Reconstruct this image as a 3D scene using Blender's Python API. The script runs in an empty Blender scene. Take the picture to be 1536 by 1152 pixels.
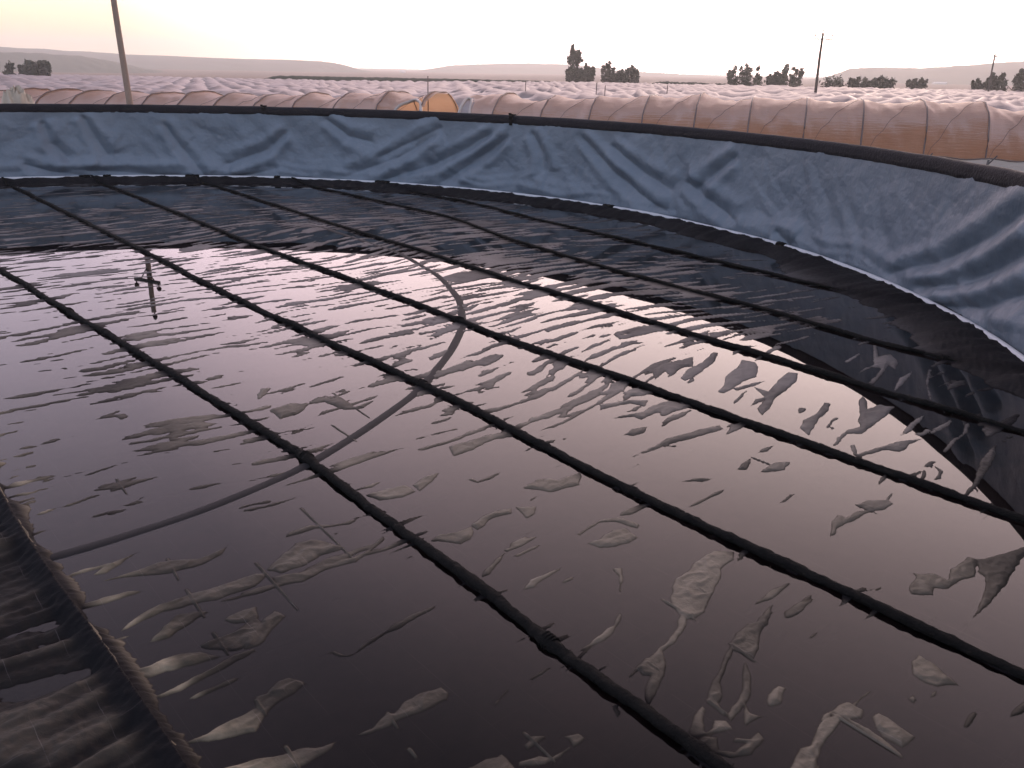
import bpy, math, random
import numpy as np
from mathutils import Vector, Matrix
random.seed(7)
rng = np.random.default_rng(11)
sc = bpy.context.scene
COL = sc.collection

# ------------------------------------------------------------------ camera
FPX, PITCH, ROLL, CAMZ = 1283.7, math.radians(20.126), math.radians(1.067), 2.2   # focal length in pixels of a 1536 px wide picture
cam_d = bpy.data.cameras.new('camera'); cam = bpy.data.objects.new('camera', cam_d); COL.objects.link(cam)
cam_d.sensor_width = 36; cam_d.lens = FPX / 1536 * 36; cam_d.clip_start = .05; cam_d.clip_end = 20000
_f = Vector((0, math.cos(PITCH), -math.sin(PITCH))); _r = Vector((1, 0, 0)); _u = Vector((0, math.sin(PITCH), math.cos(PITCH)))
RIGHT = _r * math.cos(ROLL) + _u * math.sin(ROLL); UP = -_r * math.sin(ROLL) + _u * math.cos(ROLL)
M = Matrix((RIGHT, UP, -_f)).transposed().to_4x4(); M.translation = (0, 0, CAMZ); cam.matrix_world = M
sc.camera = cam

def ray(px, py):                                     # direction through a pixel of the photograph
    return RIGHT * (px - 768) - UP * (py - 576) + _f * FPX
def at(px, py, dist):                                # point at a horizontal distance
    d = ray(px, py); k = dist / math.hypot(d.x, d.y)
    return Vector((d.x * k, d.y * k, CAMZ + d.z * k))

CX, CY, R0, RIM, H = -5.647, 7.795, 9.94, 10.107, 1.43      # tank: centre, radius at the water, radius and height of the rim
# ------------------------------------------------------------------ noise
def _h(ix, iy, s):
    n = (ix.astype(np.int64) * 374761393 + iy.astype(np.int64) * 668265263 + s * 974711) & 0x7fffffff
    n = ((n ^ (n >> 13)) * 1274126177) & 0x7fffffff
    return ((n ^ (n >> 16)) & 0xffff) / 65535.0 * 2 * np.pi
def perlin(x, y, s=0):
    x = np.asarray(x, float); y = np.asarray(y, float)
    ix = np.floor(x); iy = np.floor(y); fx = x - ix; fy = y - iy
    u = fx * fx * fx * (fx * (fx * 6 - 15) + 10); v = fy * fy * fy * (fy * (fy * 6 - 15) + 10)
    def g(dx, dy):
        a = _h(ix + dx, iy + dy, s); return np.cos(a) * (fx - dx) + np.sin(a) * (fy - dy)
    a = g(0, 0); b = g(1, 0); c = g(0, 1); d = g(1, 1)
    return ((a + (b - a) * u) * (1 - v) + (c + (d - c) * u) * v) * 1.5
def smooth(a, b, x):
    t = np.clip((x - a) / (b - a), 0, 1); return t * t * (3 - 2 * t)

# ------------------------------------------------------------------ mesh helpers
def mesh_obj(name, verts, faces, mat, parent=None, smooth_shade=True):
    me = bpy.data.meshes.new(name)
    verts = np.asarray(verts, np.float32)
    if isinstance(faces, np.ndarray):
        nf, k = faces.shape
        me.vertices.add(len(verts)); me.vertices.foreach_set('co', verts.ravel())
        me.loops.add(nf * k); me.loops.foreach_set('vertex_index', faces.astype(np.int32).ravel())
        me.polygons.add(nf); me.polygons.foreach_set('loop_start', np.arange(0, nf * k, k, dtype=np.int32))
        me.update(calc_edges=True); me.validate()
    else:
        me.from_pydata([tuple(map(float, v)) for v in verts], [], [tuple(map(int, f)) for f in faces])
    if smooth_shade: me.polygons.foreach_set('use_smooth', np.ones(len(me.polygons), bool))
    for m in (mat if isinstance(mat, (list, tuple)) else [mat]): me.materials.append(m)
    me.update()
    o = bpy.data.objects.new(name, me); COL.objects.link(o)
    if parent: o.parent = parent
    return o
def grid_faces(n, m, wrap_m=False):
    i = np.arange(n - 1)[:, None]; j = np.arange(m if wrap_m else m - 1)[None, :]
    j2 = (j + 1) % m
    a = i * m + j; b = i * m + j2; c = (i + 1) * m + j2; d = (i + 1) * m + j
    return np.stack([a, b, c, d], -1).reshape(-1, 4)
def empty(name, loc):
    o = bpy.data.objects.new(name, None); COL.objects.link(o); o.location = loc; o.empty_display_size = .2
    return o
def tag(o, label=None, cat=None, group=None, kind=None):
    if label: o['label'] = label
    if cat: o['category'] = cat
    if group: o['group'] = group
    if kind: o['kind'] = kind
    return o
def tube_geo(pts, radii, seg=10, closed=False, wob=None):
    pts = np.asarray(pts, float); n = len(pts)
    radii = np.broadcast_to(np.asarray(radii, float), (n,))
    if closed: t = np.roll(pts, -1, 0) - np.roll(pts, 1, 0)
    else: t = np.gradient(pts, axis=0)
    t /= np.linalg.norm(t, axis=1)[:, None] + 1e-12
    up = np.where((np.abs(t[:, 2]) > .95)[:, None], np.array([[0, 1., 0]]), np.array([[0, 0, 1.]]))
    a = np.cross(t, up); a /= np.linalg.norm(a, axis=1)[:, None]; b = np.cross(a, t)
    ph = np.linspace(0, 2 * np.pi, seg, endpoint=False)
    rr = radii[:, None] * (np.ones((n, seg)) if wob is None else wob)
    V = pts[:, None, :] + rr[..., None] * (np.cos(ph)[None, :, None] * a[:, None, :] + np.sin(ph)[None, :, None] * b[:, None, :])
    V = V.reshape(-1, 3); F = grid_faces(n, seg, True).tolist()
    if closed:
        F += [[(n - 1) * seg + j, (n - 1) * seg + (j + 1) % seg, (j + 1) % seg, j] for j in range(seg)]
    else:
        F.append(list(range(seg))[::-1]); F.append([(n - 1) * seg + j for j in range(seg)])
    return V, F
class Geo:
    def __init__(s): s.v = []; s.f = []; s.n = 0
    def add(s, V, F):
        s.v.append(np.asarray(V, float)); s.f += [[i + s.n for i in f] for f in F]; s.n += len(V); return s
    def tube(s, *a, **k): return s.add(*tube_geo(*a, **k))
    def box(s, c, d, rot=None):
        x, y, z = [q / 2 for q in d]
        V = np.array([(i * x, j * y, k * z) for i in (-1, 1) for j in (-1, 1) for k in (-1, 1)])
        if rot is not None: V = V @ np.array(rot).T
        return s.add(V + np.array(c), [[0, 1, 3, 2], [4, 6, 7, 5], [0, 4, 5, 1], [2, 3, 7, 6], [0, 2, 6, 4], [1, 5, 7, 3]])
    def build(s, name, mat, parent=None, smooth_shade=True):
        return mesh_obj(name, np.concatenate(s.v), s.f, mat, parent, smooth_shade)

# ------------------------------------------------------------------ materials
def new_mat(name):
    m = bpy.data.materials.new(name); m.use_nodes = True; nt = m.node_tree; nt.nodes.clear()
    out = nt.nodes.new('ShaderNodeOutputMaterial'); return m, nt, out
class N:
    def __init__(s, nt): s.nt = nt
    def __call__(s, typ, ins=None, **kw):
        n = s.nt.nodes.new(typ)
        for k, v in kw.items(): setattr(n, k, v)
        for k, v in (ins or {}).items():
            if isinstance(v, bpy.types.NodeSocket): s.nt.links.new(v, n.inputs[k])
            else: n.inputs[k].default_value = v
        return n
    def math(s, op, a, b=0.0, c=0.0, clamp=False):
        n = s('ShaderNodeMath', {0: a, 1: b, 2: c}, operation=op); n.use_clamp = clamp; return n.outputs[0]
    def mix(s, f, a, b, mode='MIX'):
        n = s('ShaderNodeMix', data_type='RGBA', blend_type=mode)
        for i, v in ((0, f), (6, a), (7, b)):
            if isinstance(v, bpy.types.NodeSocket): s.nt.links.new(v, n.inputs[i])
            else: n.inputs[i].default_value = v
        return n.outputs[2]
    def noise(s, vec, scale, detail=4, rough=.55, dist=0.0):
        n = s('ShaderNodeTexNoise', {'Scale': scale, 'Detail': detail, 'Roughness': rough, 'Distortion': dist})
        if vec is not None: s.nt.links.new(vec, n.inputs['Vector'])
        return n.outputs['Fac']
    def ramp(s, f, stops):
        n = s('ShaderNodeValToRGB', {0: f}); e = n.color_ramp.elements
        while len(e) < len(stops): e.new(.5)
        for q, (p, c) in zip(e, stops): q.position = p; q.color = c
        return n.outputs[0]
    def bump(s, h, strength, dist, normal=None):
        n = s('ShaderNodeBump', {'Height': h, 'Strength': strength, 'Distance': dist})
        if normal is not None: s.nt.links.new(normal, n.inputs['Normal'])
        return n.outputs[0]
    def princ(s, col, rough=.6, spec=.5, normal=None, metal=0.0, sheen=0.0):
        n = s('ShaderNodeBsdfPrincipled', {'Base Color': col, 'Roughness': rough, 'Specular IOR Level': spec, 'Metallic': metal, 'Sheen Weight': sheen})
        if normal is not None: s.nt.links.new(normal, n.inputs['Normal'])
        return n.outputs[0]
    def link(s, a, b): s.nt.links.new(a, b)
def rgb(r, g, b): return (r, g, b, 1.0)
def basic(name, c1, c2, scale=3.0, rough=.7, spec=.4, bump=.0, bdist=.02):
    m, nt, out = new_mat(name); n = N(nt); co = n('ShaderNodeTexCoord').outputs['Object']
    f = n.noise(co, scale, 5, .6); col = n.mix(f, rgb(*c1), rgb(*c2))
    nor = n.bump(n.noise(co, scale * 4, 4), bump, bdist) if bump else None
    n.link(n.princ(col, rough, spec, nor), out.inputs[0]); return m

DV = np.array([.656, -.755]); NV = np.array([.755, .656])     # along / across the ballast lines

def mat_cover():
    m, nt, out = new_mat('black_woven_cover'); n = N(nt)
    pos = n('ShaderNodeNewGeometry').outputs['Position']
    sep = n('ShaderNodeSeparateXYZ', {0: pos})
    x, y, z = sep.outputs
    u = n.math('ADD', n.math('MULTIPLY', x, float(DV[0])), n.math('MULTIPLY', y, float(DV[1])))
    v = n.math('ADD', n.math('MULTIPLY', x, float(NV[0])), n.math('MULTIPLY', y, float(NV[1])))
    wet = n.math('SUBTRACT', 1.0, n('ShaderNodeMapRange', {0: z, 1: .0006, 2: n.math('MULTIPLY_ADD', n.noise(pos, 9, 3, .6), .007, .001)}).outputs[0])
    fine = n.noise(pos, 38, 4, .6)
    dust = n('ShaderNodeAttribute', attribute_name='dust').outputs['Fac']          # dried silt on raised cloth, plus light and shade painted along the nearest line
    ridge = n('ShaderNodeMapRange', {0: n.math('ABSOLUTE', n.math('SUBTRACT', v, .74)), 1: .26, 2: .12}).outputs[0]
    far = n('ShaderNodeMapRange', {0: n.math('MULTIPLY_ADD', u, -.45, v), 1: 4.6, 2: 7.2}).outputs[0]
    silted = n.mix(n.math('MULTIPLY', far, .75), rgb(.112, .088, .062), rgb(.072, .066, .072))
    silted = n.mix(ridge, silted, rgb(.270, .215, .140))  # golden light on the fabric gathered at the nearest line, painted as colour
    amt = n.math('MULTIPLY', dust, n.math('MULTIPLY_ADD', fine, .7, .65), clamp=True)
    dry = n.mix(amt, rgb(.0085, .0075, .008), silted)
    silt = n('ShaderNodeMapRange', {0: n.noise(pos, 1.1, 5, .6), 1: .36, 2: .72}).outputs[0]
    wetc = n.mix(silt, rgb(.045, .038, .042), rgb(.27, .175, .165))          # pale silt settled on the drowned cloth, seen through murky water
    damp = n.mix(.55, dry, rgb(.014, .011, .011))
    under = n('ShaderNodeMapRange', {0: z, 1: .0, 2: -.0006}).outputs[0]
    col = n.mix(under, n.mix(wet, dry, damp), wetc)
    def thread(t, pitch, w):
        fr = n.math('ABSOLUTE', n.math('SUBTRACT', n.math('FRACT', n.math('DIVIDE', t, pitch)), .5))
        return n.math('LESS_THAN', fr, w / pitch)
    th = n.math('MAXIMUM', thread(v, .21, .0011), n.math('MULTIPLY', thread(u, .42, .0009), .6))
    brk = n('ShaderNodeMapRange', {0: n.noise(pos, 5, 2), 1: .40, 2: .62}).outputs[0]
    col = n.mix(n.math('MULTIPLY', n.math('MULTIPLY', th, brk), n.math('MULTIPLY_ADD', under, .35, .16)), col, rgb(.36, .30, .29))
    b1 = n.bump(n.noise(pos, 24, 3, .6, .5), n.math('MULTIPLY_ADD', wet, -.56, .60), .010)
    b2 = n.bump(n.noise(pos, 120, 2, .5), n.math('MULTIPLY_ADD', wet, -.22, .22), .0015, b1)
    n.link(n.princ(col, .60, n.math('MULTIPLY', n.math('SUBTRACT', 1.0, wet), n.math('MULTIPLY_ADD', dust, .26, .03)), b2), out.inputs[0]); return m
DRY1 = (.060, .046, .033); DRY2 = (.110, .086, .060)

def mat_water():
    m, nt, out = new_mat('still_water'); n = N(nt)
    pos = n('ShaderNodeNewGeometry').outputs['Position']
    nor = n.bump(n.noise(pos, 1.3, 2, .5), .02, .02)
    fr = n('ShaderNodeFresnel', {'IOR': 1.33, 'Normal': nor}).outputs[0]
    tr = n('ShaderNodeBsdfTransparent', {0: rgb(.17, .15, .15)}).outputs[0]
    gl = n('ShaderNodeBsdfGlossy', {0: rgb(1, 1, 1), 'Roughness': .012, 'Normal': nor}).outputs[0]
    mx = n('ShaderNodeMixShader', {0: fr, 1: tr, 2: gl}); n.link(mx.outputs[0], out.inputs[0]); return m

def mat_liner():
    m, nt, out = new_mat('grey_blue_liner'); n = N(nt)
    pos = n('ShaderNodeNewGeometry').outputs['Position']
    blotch = n.noise(pos, 1.3, 6, .62)
    col = n.mix(blotch, rgb(.072, .090, .113), rgb(.155, .176, .200))
    mp = n('ShaderNodeMapping', {'Vector': pos, 'Scale': (1, 1, 5.0)}).outputs[0]
    st = n('ShaderNodeMapRange', {0: n.noise(mp, 6, 4, .6, .8), 1: .62, 2: .8}).outputs[0]
    col = n.mix(n.math('MULTIPLY', st, .30), col, rgb(.25, .25, .25))
    b1 = n.bump(n.noise(pos, 4.5, 6, .58, .25), .42, .055)
    b2 = n.bump(n.noise(pos, 34, 4, .6, .2), .30, .006, b1)
    n.link(n.princ(col, .46, .55, b2), out.inputs[0]); return m

def mat_film(name, t1, t2, d1, d2, trans=.55, gloss=.6):
    m, nt, out = new_mat(name); n = N(nt)
    pos = n('ShaderNodeNewGeometry').outputs['Position']
    f = n.noise(pos, .35, 5, .6)
    mp = n('ShaderNodeMapping', {'Vector': pos, 'Scale': (.5, .5, 7.0)}).outputs[0]
    st = n.noise(mp, 1.6, 5, .65, .5)
    nor = n.bump(st, .6, .06)
    nor = n.bump(n.noise(pos, 4, 4, .6), .3, .05, nor)
    df = n('ShaderNodeBsdfDiffuse', {0: n.mix(f, rgb(*d1), rgb(*d2)), 'Normal': nor}).outputs[0]
    tl = n('ShaderNodeBsdfTranslucent', {0: n.mix(st, rgb(*t1), rgb(*t2)), 'Normal': nor}).outputs[0]
    mx = n('ShaderNodeMixShader', {0: trans, 1: df, 2: tl}).outputs[0]
    fr = n('ShaderNodeFresnel', {'IOR': 1.5, 'Normal': nor}).outputs[0]
    gl = n('ShaderNodeBsdfGlossy', {0: rgb(.95, .92, .92), 'Roughness': .33, 'Normal': nor}).outputs[0]
    n.link(n('ShaderNodeMixShader', {0: n.math('MULTIPLY', fr, gloss), 1: mx, 2: gl}).outputs[0], out.inputs[0]); return m

def mat_ground():
    m, nt, out = new_mat('dry_soil'); n = N(nt)
    pos = n('ShaderNodeNewGeometry').outputs['Position']
    col = n.mix(n.noise(pos, .25, 8, .65), rgb(.16, .10, .07), rgb(.24, .17, .12))
    n.link(n.princ(col, .95, .2, n.bump(n.noise(pos, 3, 6), .5, .1)), out.inputs[0]); return m

MAT = dict(
    cover=mat_cover(), water=mat_water(), liner=mat_liner(), ground=mat_ground(),
    rope=basic('black_sleeve', (.0045, .0042, .0042), (.015, .0125, .0105), 14, .9, .08, .8, .014),
    dusty_rope=basic('dusty_sleeve', (.045, .036, .024), (.16, .125, .075), 9, .75, .3, .5, .01),  # sleeve tinted golden: glow of the warm sky put into its colour
    band=basic('black_edging', (.010, .008, .009), (.022, .018, .021), 9, .7, .2, .7, .02),
    pipe=basic('white_pipe', (.42, .40, .40), (.56, .53, .52), 4, .42, .5, .1, .004),
    steel=basic('galvanised_steel', (.30, .31, .32), (.42, .42, .42), 2, .4, .5, .1, .01),
    pole=basic('weathered_wood', (.20, .145, .11), (.30, .22, .17), 5, .8, .3, .4, .02),
    dark_metal=basic('dark_metal', (.03, .028, .026), (.06, .055, .05), 6, .6, .4),
    insul=basic('brown_porcelain', (.03, .02, .018), (.05, .03, .025), 6, .25, .5),
    hose=basic('dark_hose', (.012, .010, .0105), (.022, .019, .019), 6, .7, .13, .3, .01),
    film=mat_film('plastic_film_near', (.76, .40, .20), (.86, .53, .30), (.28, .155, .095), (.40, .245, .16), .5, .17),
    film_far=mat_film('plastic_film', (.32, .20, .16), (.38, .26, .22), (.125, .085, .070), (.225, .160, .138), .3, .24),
    skirt=mat_film('plastic_skirt', (.42, .34, .27), (.48, .40, .32), (.36, .30, .25), (.46, .39, .33), .3, .2),
    hoop=basic('hoop_pipe', (.08, .05, .04), (.13, .085, .065), 3, .5, .5),
    bark=basic('bark', (.07, .055, .045), (.12, .09, .07), 2, .9, .2, .5, .05),
    leaf=basic('leaves', (.036, .040, .024), (.095, .095, .060), .9, .7, .3),
    hill=basic('scrub_hillside', (.10, .105, .075), (.17, .15, .11), .006, .95, .1),
    hedge=basic('dark_hedge', (.03, .035, .022), (.06, .06, .04), .5, .9, .2),
    shed=basic('pale_shed', (.6, .58, .55), (.7, .68, .65), 1, .6, .3),
    tarp=basic('cream_plastic', (.30, .23, .16), (.44, .35, .25), 2, .45, .5, .4, .05),
    soil=basic('brown_soil', (.05, .03, .025), (.08, .05, .04), 3, .9, .2, .6, .05),
)

# traced folds on the cover, in metres
ISLANDS = [
 [[-0.61,2.839],[-0.581,2.904],[-0.518,2.983],[-0.465,3.053],[-0.415,3.102],[-0.318,3.178],[-0.312,3.154],[-0.391,3.079],[-0.44,3.019],[-0.501,2.961],[-0.554,2.904],[-0.592,2.85],[-0.626,2.813],[-0.665,2.812],[-0.697,2.837],[-0.751,2.809],[-0.693,2.852],[-0.648,2.828]],
 [[-1.128,3.7],[-1.107,3.782],[-1.014,3.853],[-0.912,3.857],[-0.78,3.931],[-0.819,3.861],[-0.964,3.821],[-1.074,3.751]],
 [[-1.08,3.578],[-1.046,3.671],[-0.98,3.706],[-0.921,3.7],[-0.848,3.663],[-0.795,3.641],[-0.836,3.601],[-0.906,3.554],[-0.952,3.479],[-1.051,3.404],[-1.127,3.43],[-1.104,3.517]],
 [[-1.089,3.375],[-1.012,3.405],[-0.887,3.431],[-0.789,3.528],[-0.705,3.591],[-0.632,3.751],[-0.619,3.719],[-0.673,3.592],[-0.724,3.515],[-0.85,3.439],[-0.928,3.34],[-1.037,3.296]],
 [[-0.798,4.191],[-0.707,4.254],[-0.586,4.32],[-0.52,4.242],[-0.585,4.17],[-0.706,4.127]],
 [[-0.548,4.322],[-0.494,4.429],[-0.404,4.498],[-0.44,4.368],[-0.502,4.243]],
 [[-0.395,3.711],[-0.36,3.777],[-0.27,3.813],[-0.197,3.867],[-0.177,3.817],[-0.19,3.734],[-0.237,3.693],[-0.329,3.713]],
 [[-0.197,3.884],[-0.158,3.955],[-0.09,4.03],[0.007,4.07],[0.013,4.015],[-0.088,3.958],[-0.161,3.826]],
 [[-0.137,3.38],[-0.106,3.479],[-0.022,3.63],[-0.014,3.615],[-0.059,3.495],[-0.096,3.422]],
 [[-1.05,3.0],[-1.028,3.071],[-1.005,3.119],[-0.943,3.074],[-0.975,2.98],[-0.984,2.913],[-1.011,2.864],[-1.056,2.837],[-1.072,2.933]],
 [[-0.243,4.397],[-0.215,4.42],[-0.185,4.378],[-0.13,4.445],[-0.045,4.514],[-0.119,4.402],[-0.184,4.358]],
 [[-1.907,3.348],[-1.875,3.447],[-1.778,3.568],[-1.802,3.493],[-1.844,3.377]],
 [[-1.843,3.309],[-1.753,3.38],[-1.641,3.484],[-1.465,3.519],[-1.384,3.613],[-1.367,3.66],[-1.373,3.552],[-1.437,3.462],[-1.582,3.372],[-1.712,3.354]],
 [[-1.596,2.95],[-1.58,3.042],[-1.513,3.14],[-1.419,3.218],[-1.309,3.287],[-1.165,3.4],[-1.101,3.402],[-1.134,3.293],[-1.275,3.185],[-1.37,3.145],[-1.483,3.08],[-1.545,3.008]],
 [[-1.45,2.878],[-1.433,2.989],[-1.408,3.071],[-1.346,3.097],[-1.283,3.099],[-1.337,2.992],[-1.383,2.912]],
 [[-1.2,3.042],[-1.162,3.102],[-1.091,3.141],[-1.053,3.07],[-1.06,3.035],[-1.151,3.02]],
 [[-1.243,2.863],[-1.211,2.907],[-1.133,2.964],[-1.07,3.07],[-1.006,3.002],[-1.019,2.891],[-1.08,2.836],[-1.196,2.843]],
 [[-1.463,2.704],[-1.39,2.745],[-1.323,2.808],[-1.225,2.832],[-1.123,2.804],[-1.21,2.751],[-1.311,2.708],[-1.359,2.668],[-1.426,2.676]],
 [[-1.315,2.559],[-1.223,2.644],[-1.152,2.732],[-1.087,2.815],[-1.012,2.869],[-1.003,2.838],[-1.104,2.724],[-1.209,2.607],[-1.278,2.56]],
 [[-1.119,2.331],[-1.065,2.372],[-0.986,2.455],[-0.911,2.517],[-0.865,2.492],[-0.878,2.4],[-0.938,2.375],[-1.028,2.349]],
 [[-0.929,2.578],[-0.897,2.597],[-0.873,2.672],[-0.832,2.688],[-0.761,2.657],[-0.786,2.6],[-0.843,2.536],[-0.866,2.484],[-0.901,2.483]],
 [[-0.53,2.393],[-0.471,2.427],[-0.435,2.504],[-0.405,2.504],[-0.376,2.566],[-0.337,2.603],[-0.284,2.632],[-0.248,2.652],[-0.214,2.616],[-0.223,2.579],[-0.257,2.543],[-0.326,2.498],[-0.393,2.462],[-0.414,2.437],[-0.468,2.403],[-0.512,2.386]],
 [[-0.94,2.23],[-0.842,2.277],[-0.762,2.294],[-0.713,2.326],[-0.629,2.336],[-0.584,2.368],[-0.593,2.329],[-0.644,2.274],[-0.686,2.238],[-0.815,2.183]],
 [[-0.043,2.566],[0.005,2.65],[0.011,2.64],[-0.037,2.558]],
 [[-0.125,2.252],[-0.065,2.296],[-0.025,2.305],[-0.014,2.32],[0.024,2.276],[0.054,2.233],[-0.05,2.188],[-0.161,2.206]],
 [[0.343,3.811],[0.419,3.907],[0.485,3.971],[0.574,3.992],[0.656,3.942],[0.683,3.917],[0.657,3.881],[0.616,3.897],[0.552,3.947],[0.473,3.935],[0.416,3.872],[0.359,3.795]],
 [[0.387,3.723],[0.458,3.774],[0.526,3.859],[0.596,3.879],[0.649,3.789],[0.595,3.73],[0.525,3.696],[0.45,3.678]],
 [[0.062,3.299],[0.101,3.387],[0.172,3.445],[0.248,3.498],[0.243,3.476],[0.163,3.39],[0.115,3.327]],
 [[0.488,3.499],[0.536,3.501],[0.536,3.43],[0.51,3.307],[0.499,3.307],[0.512,3.429]],
 [[0.497,3.191],[0.492,3.118],[0.463,3.047],[0.428,2.978],[0.346,2.909],[0.282,2.865],[0.334,2.931],[0.396,3.01],[0.45,3.058]],
 [[0.938,3.618],[0.998,3.674],[1.108,3.67],[1.086,3.593],[1.012,3.517],[0.993,3.431],[0.947,3.361],[0.914,3.281],[0.861,3.166],[0.808,3.116],[0.769,3.103],[0.751,3.044],[0.7,2.953],[0.628,2.886],[0.631,2.823],[0.636,2.793],[0.572,2.781],[0.551,2.821],[0.592,2.874],[0.667,2.963],[0.718,3.054],[0.747,3.138],[0.718,3.223],[0.745,3.341],[0.775,3.424],[0.84,3.482],[0.874,3.541]],
 [[0.554,2.842],[0.623,2.854],[0.633,2.793],[0.6,2.713],[0.562,2.628],[0.527,2.564],[0.521,2.608],[0.523,2.664],[0.558,2.732],[0.526,2.731],[0.516,2.76],[0.472,2.719],[0.507,2.789]],
 [[1.062,3.1],[1.143,3.199],[1.179,3.238],[1.11,3.078],[1.075,3.042],[1.031,2.93],[0.988,2.844],[0.962,2.874],[0.92,2.894],[0.871,2.8],[0.823,2.7],[0.819,2.626],[0.792,2.589],[0.809,2.528],[0.795,2.519],[0.75,2.597],[0.761,2.652],[0.812,2.739],[0.895,2.904],[0.956,3.016],[1.03,3.087]],
 [[0.952,2.833],[0.954,2.762],[0.931,2.647],[0.892,2.591],[0.897,2.539],[0.948,2.523],[0.864,2.478],[0.881,2.573],[0.811,2.485],[0.803,2.528],[0.873,2.618],[0.907,2.703],[0.921,2.761]],
 [[0.654,2.448],[0.692,2.525],[0.727,2.574],[0.735,2.552],[0.714,2.483],[0.712,2.441],[0.745,2.459],[0.754,2.501],[0.803,2.502],[0.815,2.452],[0.746,2.434],[0.664,2.408],[0.648,2.415]],
 [[0.661,2.392],[0.701,2.417],[0.754,2.418],[0.746,2.354],[0.791,2.348],[0.841,2.388],[0.802,2.395],[0.812,2.411],[0.865,2.413],[0.903,2.446],[0.916,2.406],[0.851,2.334],[0.783,2.317],[0.712,2.331]],
 [[0.046,2.284],[0.115,2.316],[0.16,2.309],[0.22,2.357],[0.231,2.349],[0.195,2.31],[0.136,2.271],[0.046,2.262]],
 [[0.064,2.361],[0.093,2.401],[0.141,2.41],[0.146,2.394],[0.11,2.37],[0.075,2.326]],
 [[0.199,2.404],[0.259,2.421],[0.281,2.398],[0.237,2.353],[0.222,2.388]],
 [[1.623,2.852],[1.671,2.9],[1.707,2.844],[1.725,2.784],[1.748,2.716],[1.656,2.704],[1.617,2.732],[1.588,2.77]],
 [[1.122,2.485],[1.178,2.546],[1.237,2.592],[1.286,2.607],[1.321,2.567],[1.299,2.523],[1.259,2.514],[1.31,2.473],[1.318,2.449],[1.374,2.355],[1.37,2.332],[1.328,2.385],[1.243,2.505],[1.202,2.542]],
 [[1.339,2.533],[1.374,2.56],[1.406,2.518],[1.428,2.485],[1.454,2.432],[1.39,2.378],[1.344,2.425],[1.331,2.482]],
 [[0.935,2.24],[1.026,2.369],[1.066,2.386],[1.104,2.431],[1.121,2.411],[1.086,2.34],[1.037,2.242]],
 [[0.99,2.639],[1.042,2.692],[1.07,2.679],[1.027,2.595],[0.997,2.576],[0.972,2.576]],
 [[1.517,2.635],[1.544,2.655],[1.551,2.627],[1.522,2.604]],
 [[1.631,3.833],[1.693,3.989],[1.755,4.064],[1.79,4.038],[1.868,4.105],[1.939,4.126],[1.896,4.181],[1.984,4.243],[2.096,4.247],[2.109,4.199],[2.031,4.13],[1.941,4.108],[1.846,4.022],[1.752,3.957],[1.704,3.92],[1.663,3.851]],
 [[1.84,3.39],[1.91,3.462],[1.918,3.497],[2.009,3.507],[2.054,3.453],[2.103,3.539],[2.22,3.632],[2.252,3.664],[2.286,3.635],[2.195,3.485],[2.102,3.44],[2.007,3.369],[1.959,3.381],[1.926,3.327],[1.819,3.323]],
 [[2.278,3.634],[2.418,3.685],[2.585,3.77],[2.666,3.788],[2.532,3.674],[2.395,3.52],[2.294,3.405],[2.182,3.296],[2.056,3.179],[1.972,3.104],[2.061,3.204],[2.185,3.375],[2.236,3.473],[2.233,3.529]],
 [[1.102,6.404],[1.219,6.554],[1.37,6.648],[1.497,6.742],[1.448,6.485],[1.336,6.458],[1.235,6.254],[1.199,6.35],[1.091,6.151]],
 [[1.29,6.2],[1.379,6.4],[1.554,6.616],[1.694,6.888],[1.732,6.868],[1.651,6.622],[1.469,6.325],[1.319,6.145]],
 [[1.6,6.068],[1.649,6.258],[1.813,6.506],[1.882,6.678],[1.982,6.641],[1.976,6.515],[1.899,6.272],[1.765,6.151],[1.653,5.999],[1.566,5.889],[1.514,5.903],[1.548,5.975]],
 [[1.653,5.999],[1.82,6.117],[1.969,6.199],[1.831,6.062],[1.665,5.946]],
 [[1.814,6.043],[1.87,5.975],[1.898,5.941],[2.024,6.165],[2.184,6.405],[2.252,6.369],[2.179,6.173],[2.047,5.984],[1.909,5.804],[1.838,5.637],[1.716,5.445],[1.728,5.6],[1.826,5.767],[1.683,5.629],[1.758,5.78],[1.84,5.818]],
 [[1.919,5.251],[1.987,5.399],[2.098,5.494],[2.25,5.739],[2.287,5.724],[2.213,5.561],[2.091,5.404],[2.009,5.255],[1.941,5.128]],
 [[0.655,5.349],[0.777,5.429],[0.912,5.497],[0.972,5.593],[1.108,5.713],[1.166,5.7],[1.279,5.609],[1.132,5.508],[0.988,5.47],[0.879,5.345],[0.83,5.402]],
 [[0.808,5.849],[0.903,5.977],[1.05,5.879],[0.954,5.805],[0.843,5.783]],
 [[0.748,4.755],[0.893,4.909],[0.999,5.044],[1.119,5.116],[1.27,5.22],[1.394,5.283],[1.401,5.212],[1.283,5.124],[1.124,5.023],[0.982,4.939],[0.861,4.833]],
 [[1.341,4.595],[1.393,4.689],[1.476,4.775],[1.438,4.667],[1.4,4.597]],
 [[1.523,4.838],[1.585,4.915],[1.674,4.97],[1.603,4.866]],
 [[1.461,4.566],[1.533,4.648],[1.624,4.722],[1.706,4.726],[1.631,4.607],[1.511,4.568]],
 [[0.984,4.427],[1.06,4.473],[1.187,4.478],[1.11,4.432]],
 [[0.726,5.085],[0.805,5.198],[0.908,5.231],[0.859,5.118],[0.789,5.074]],
 [[0.646,5.875],[0.839,5.955],[0.83,5.885],[0.638,5.789]],
 [[0.622,5.607],[0.846,5.716],[0.979,5.723],[0.936,5.592],[0.838,5.651],[0.613,5.513]],
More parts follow.
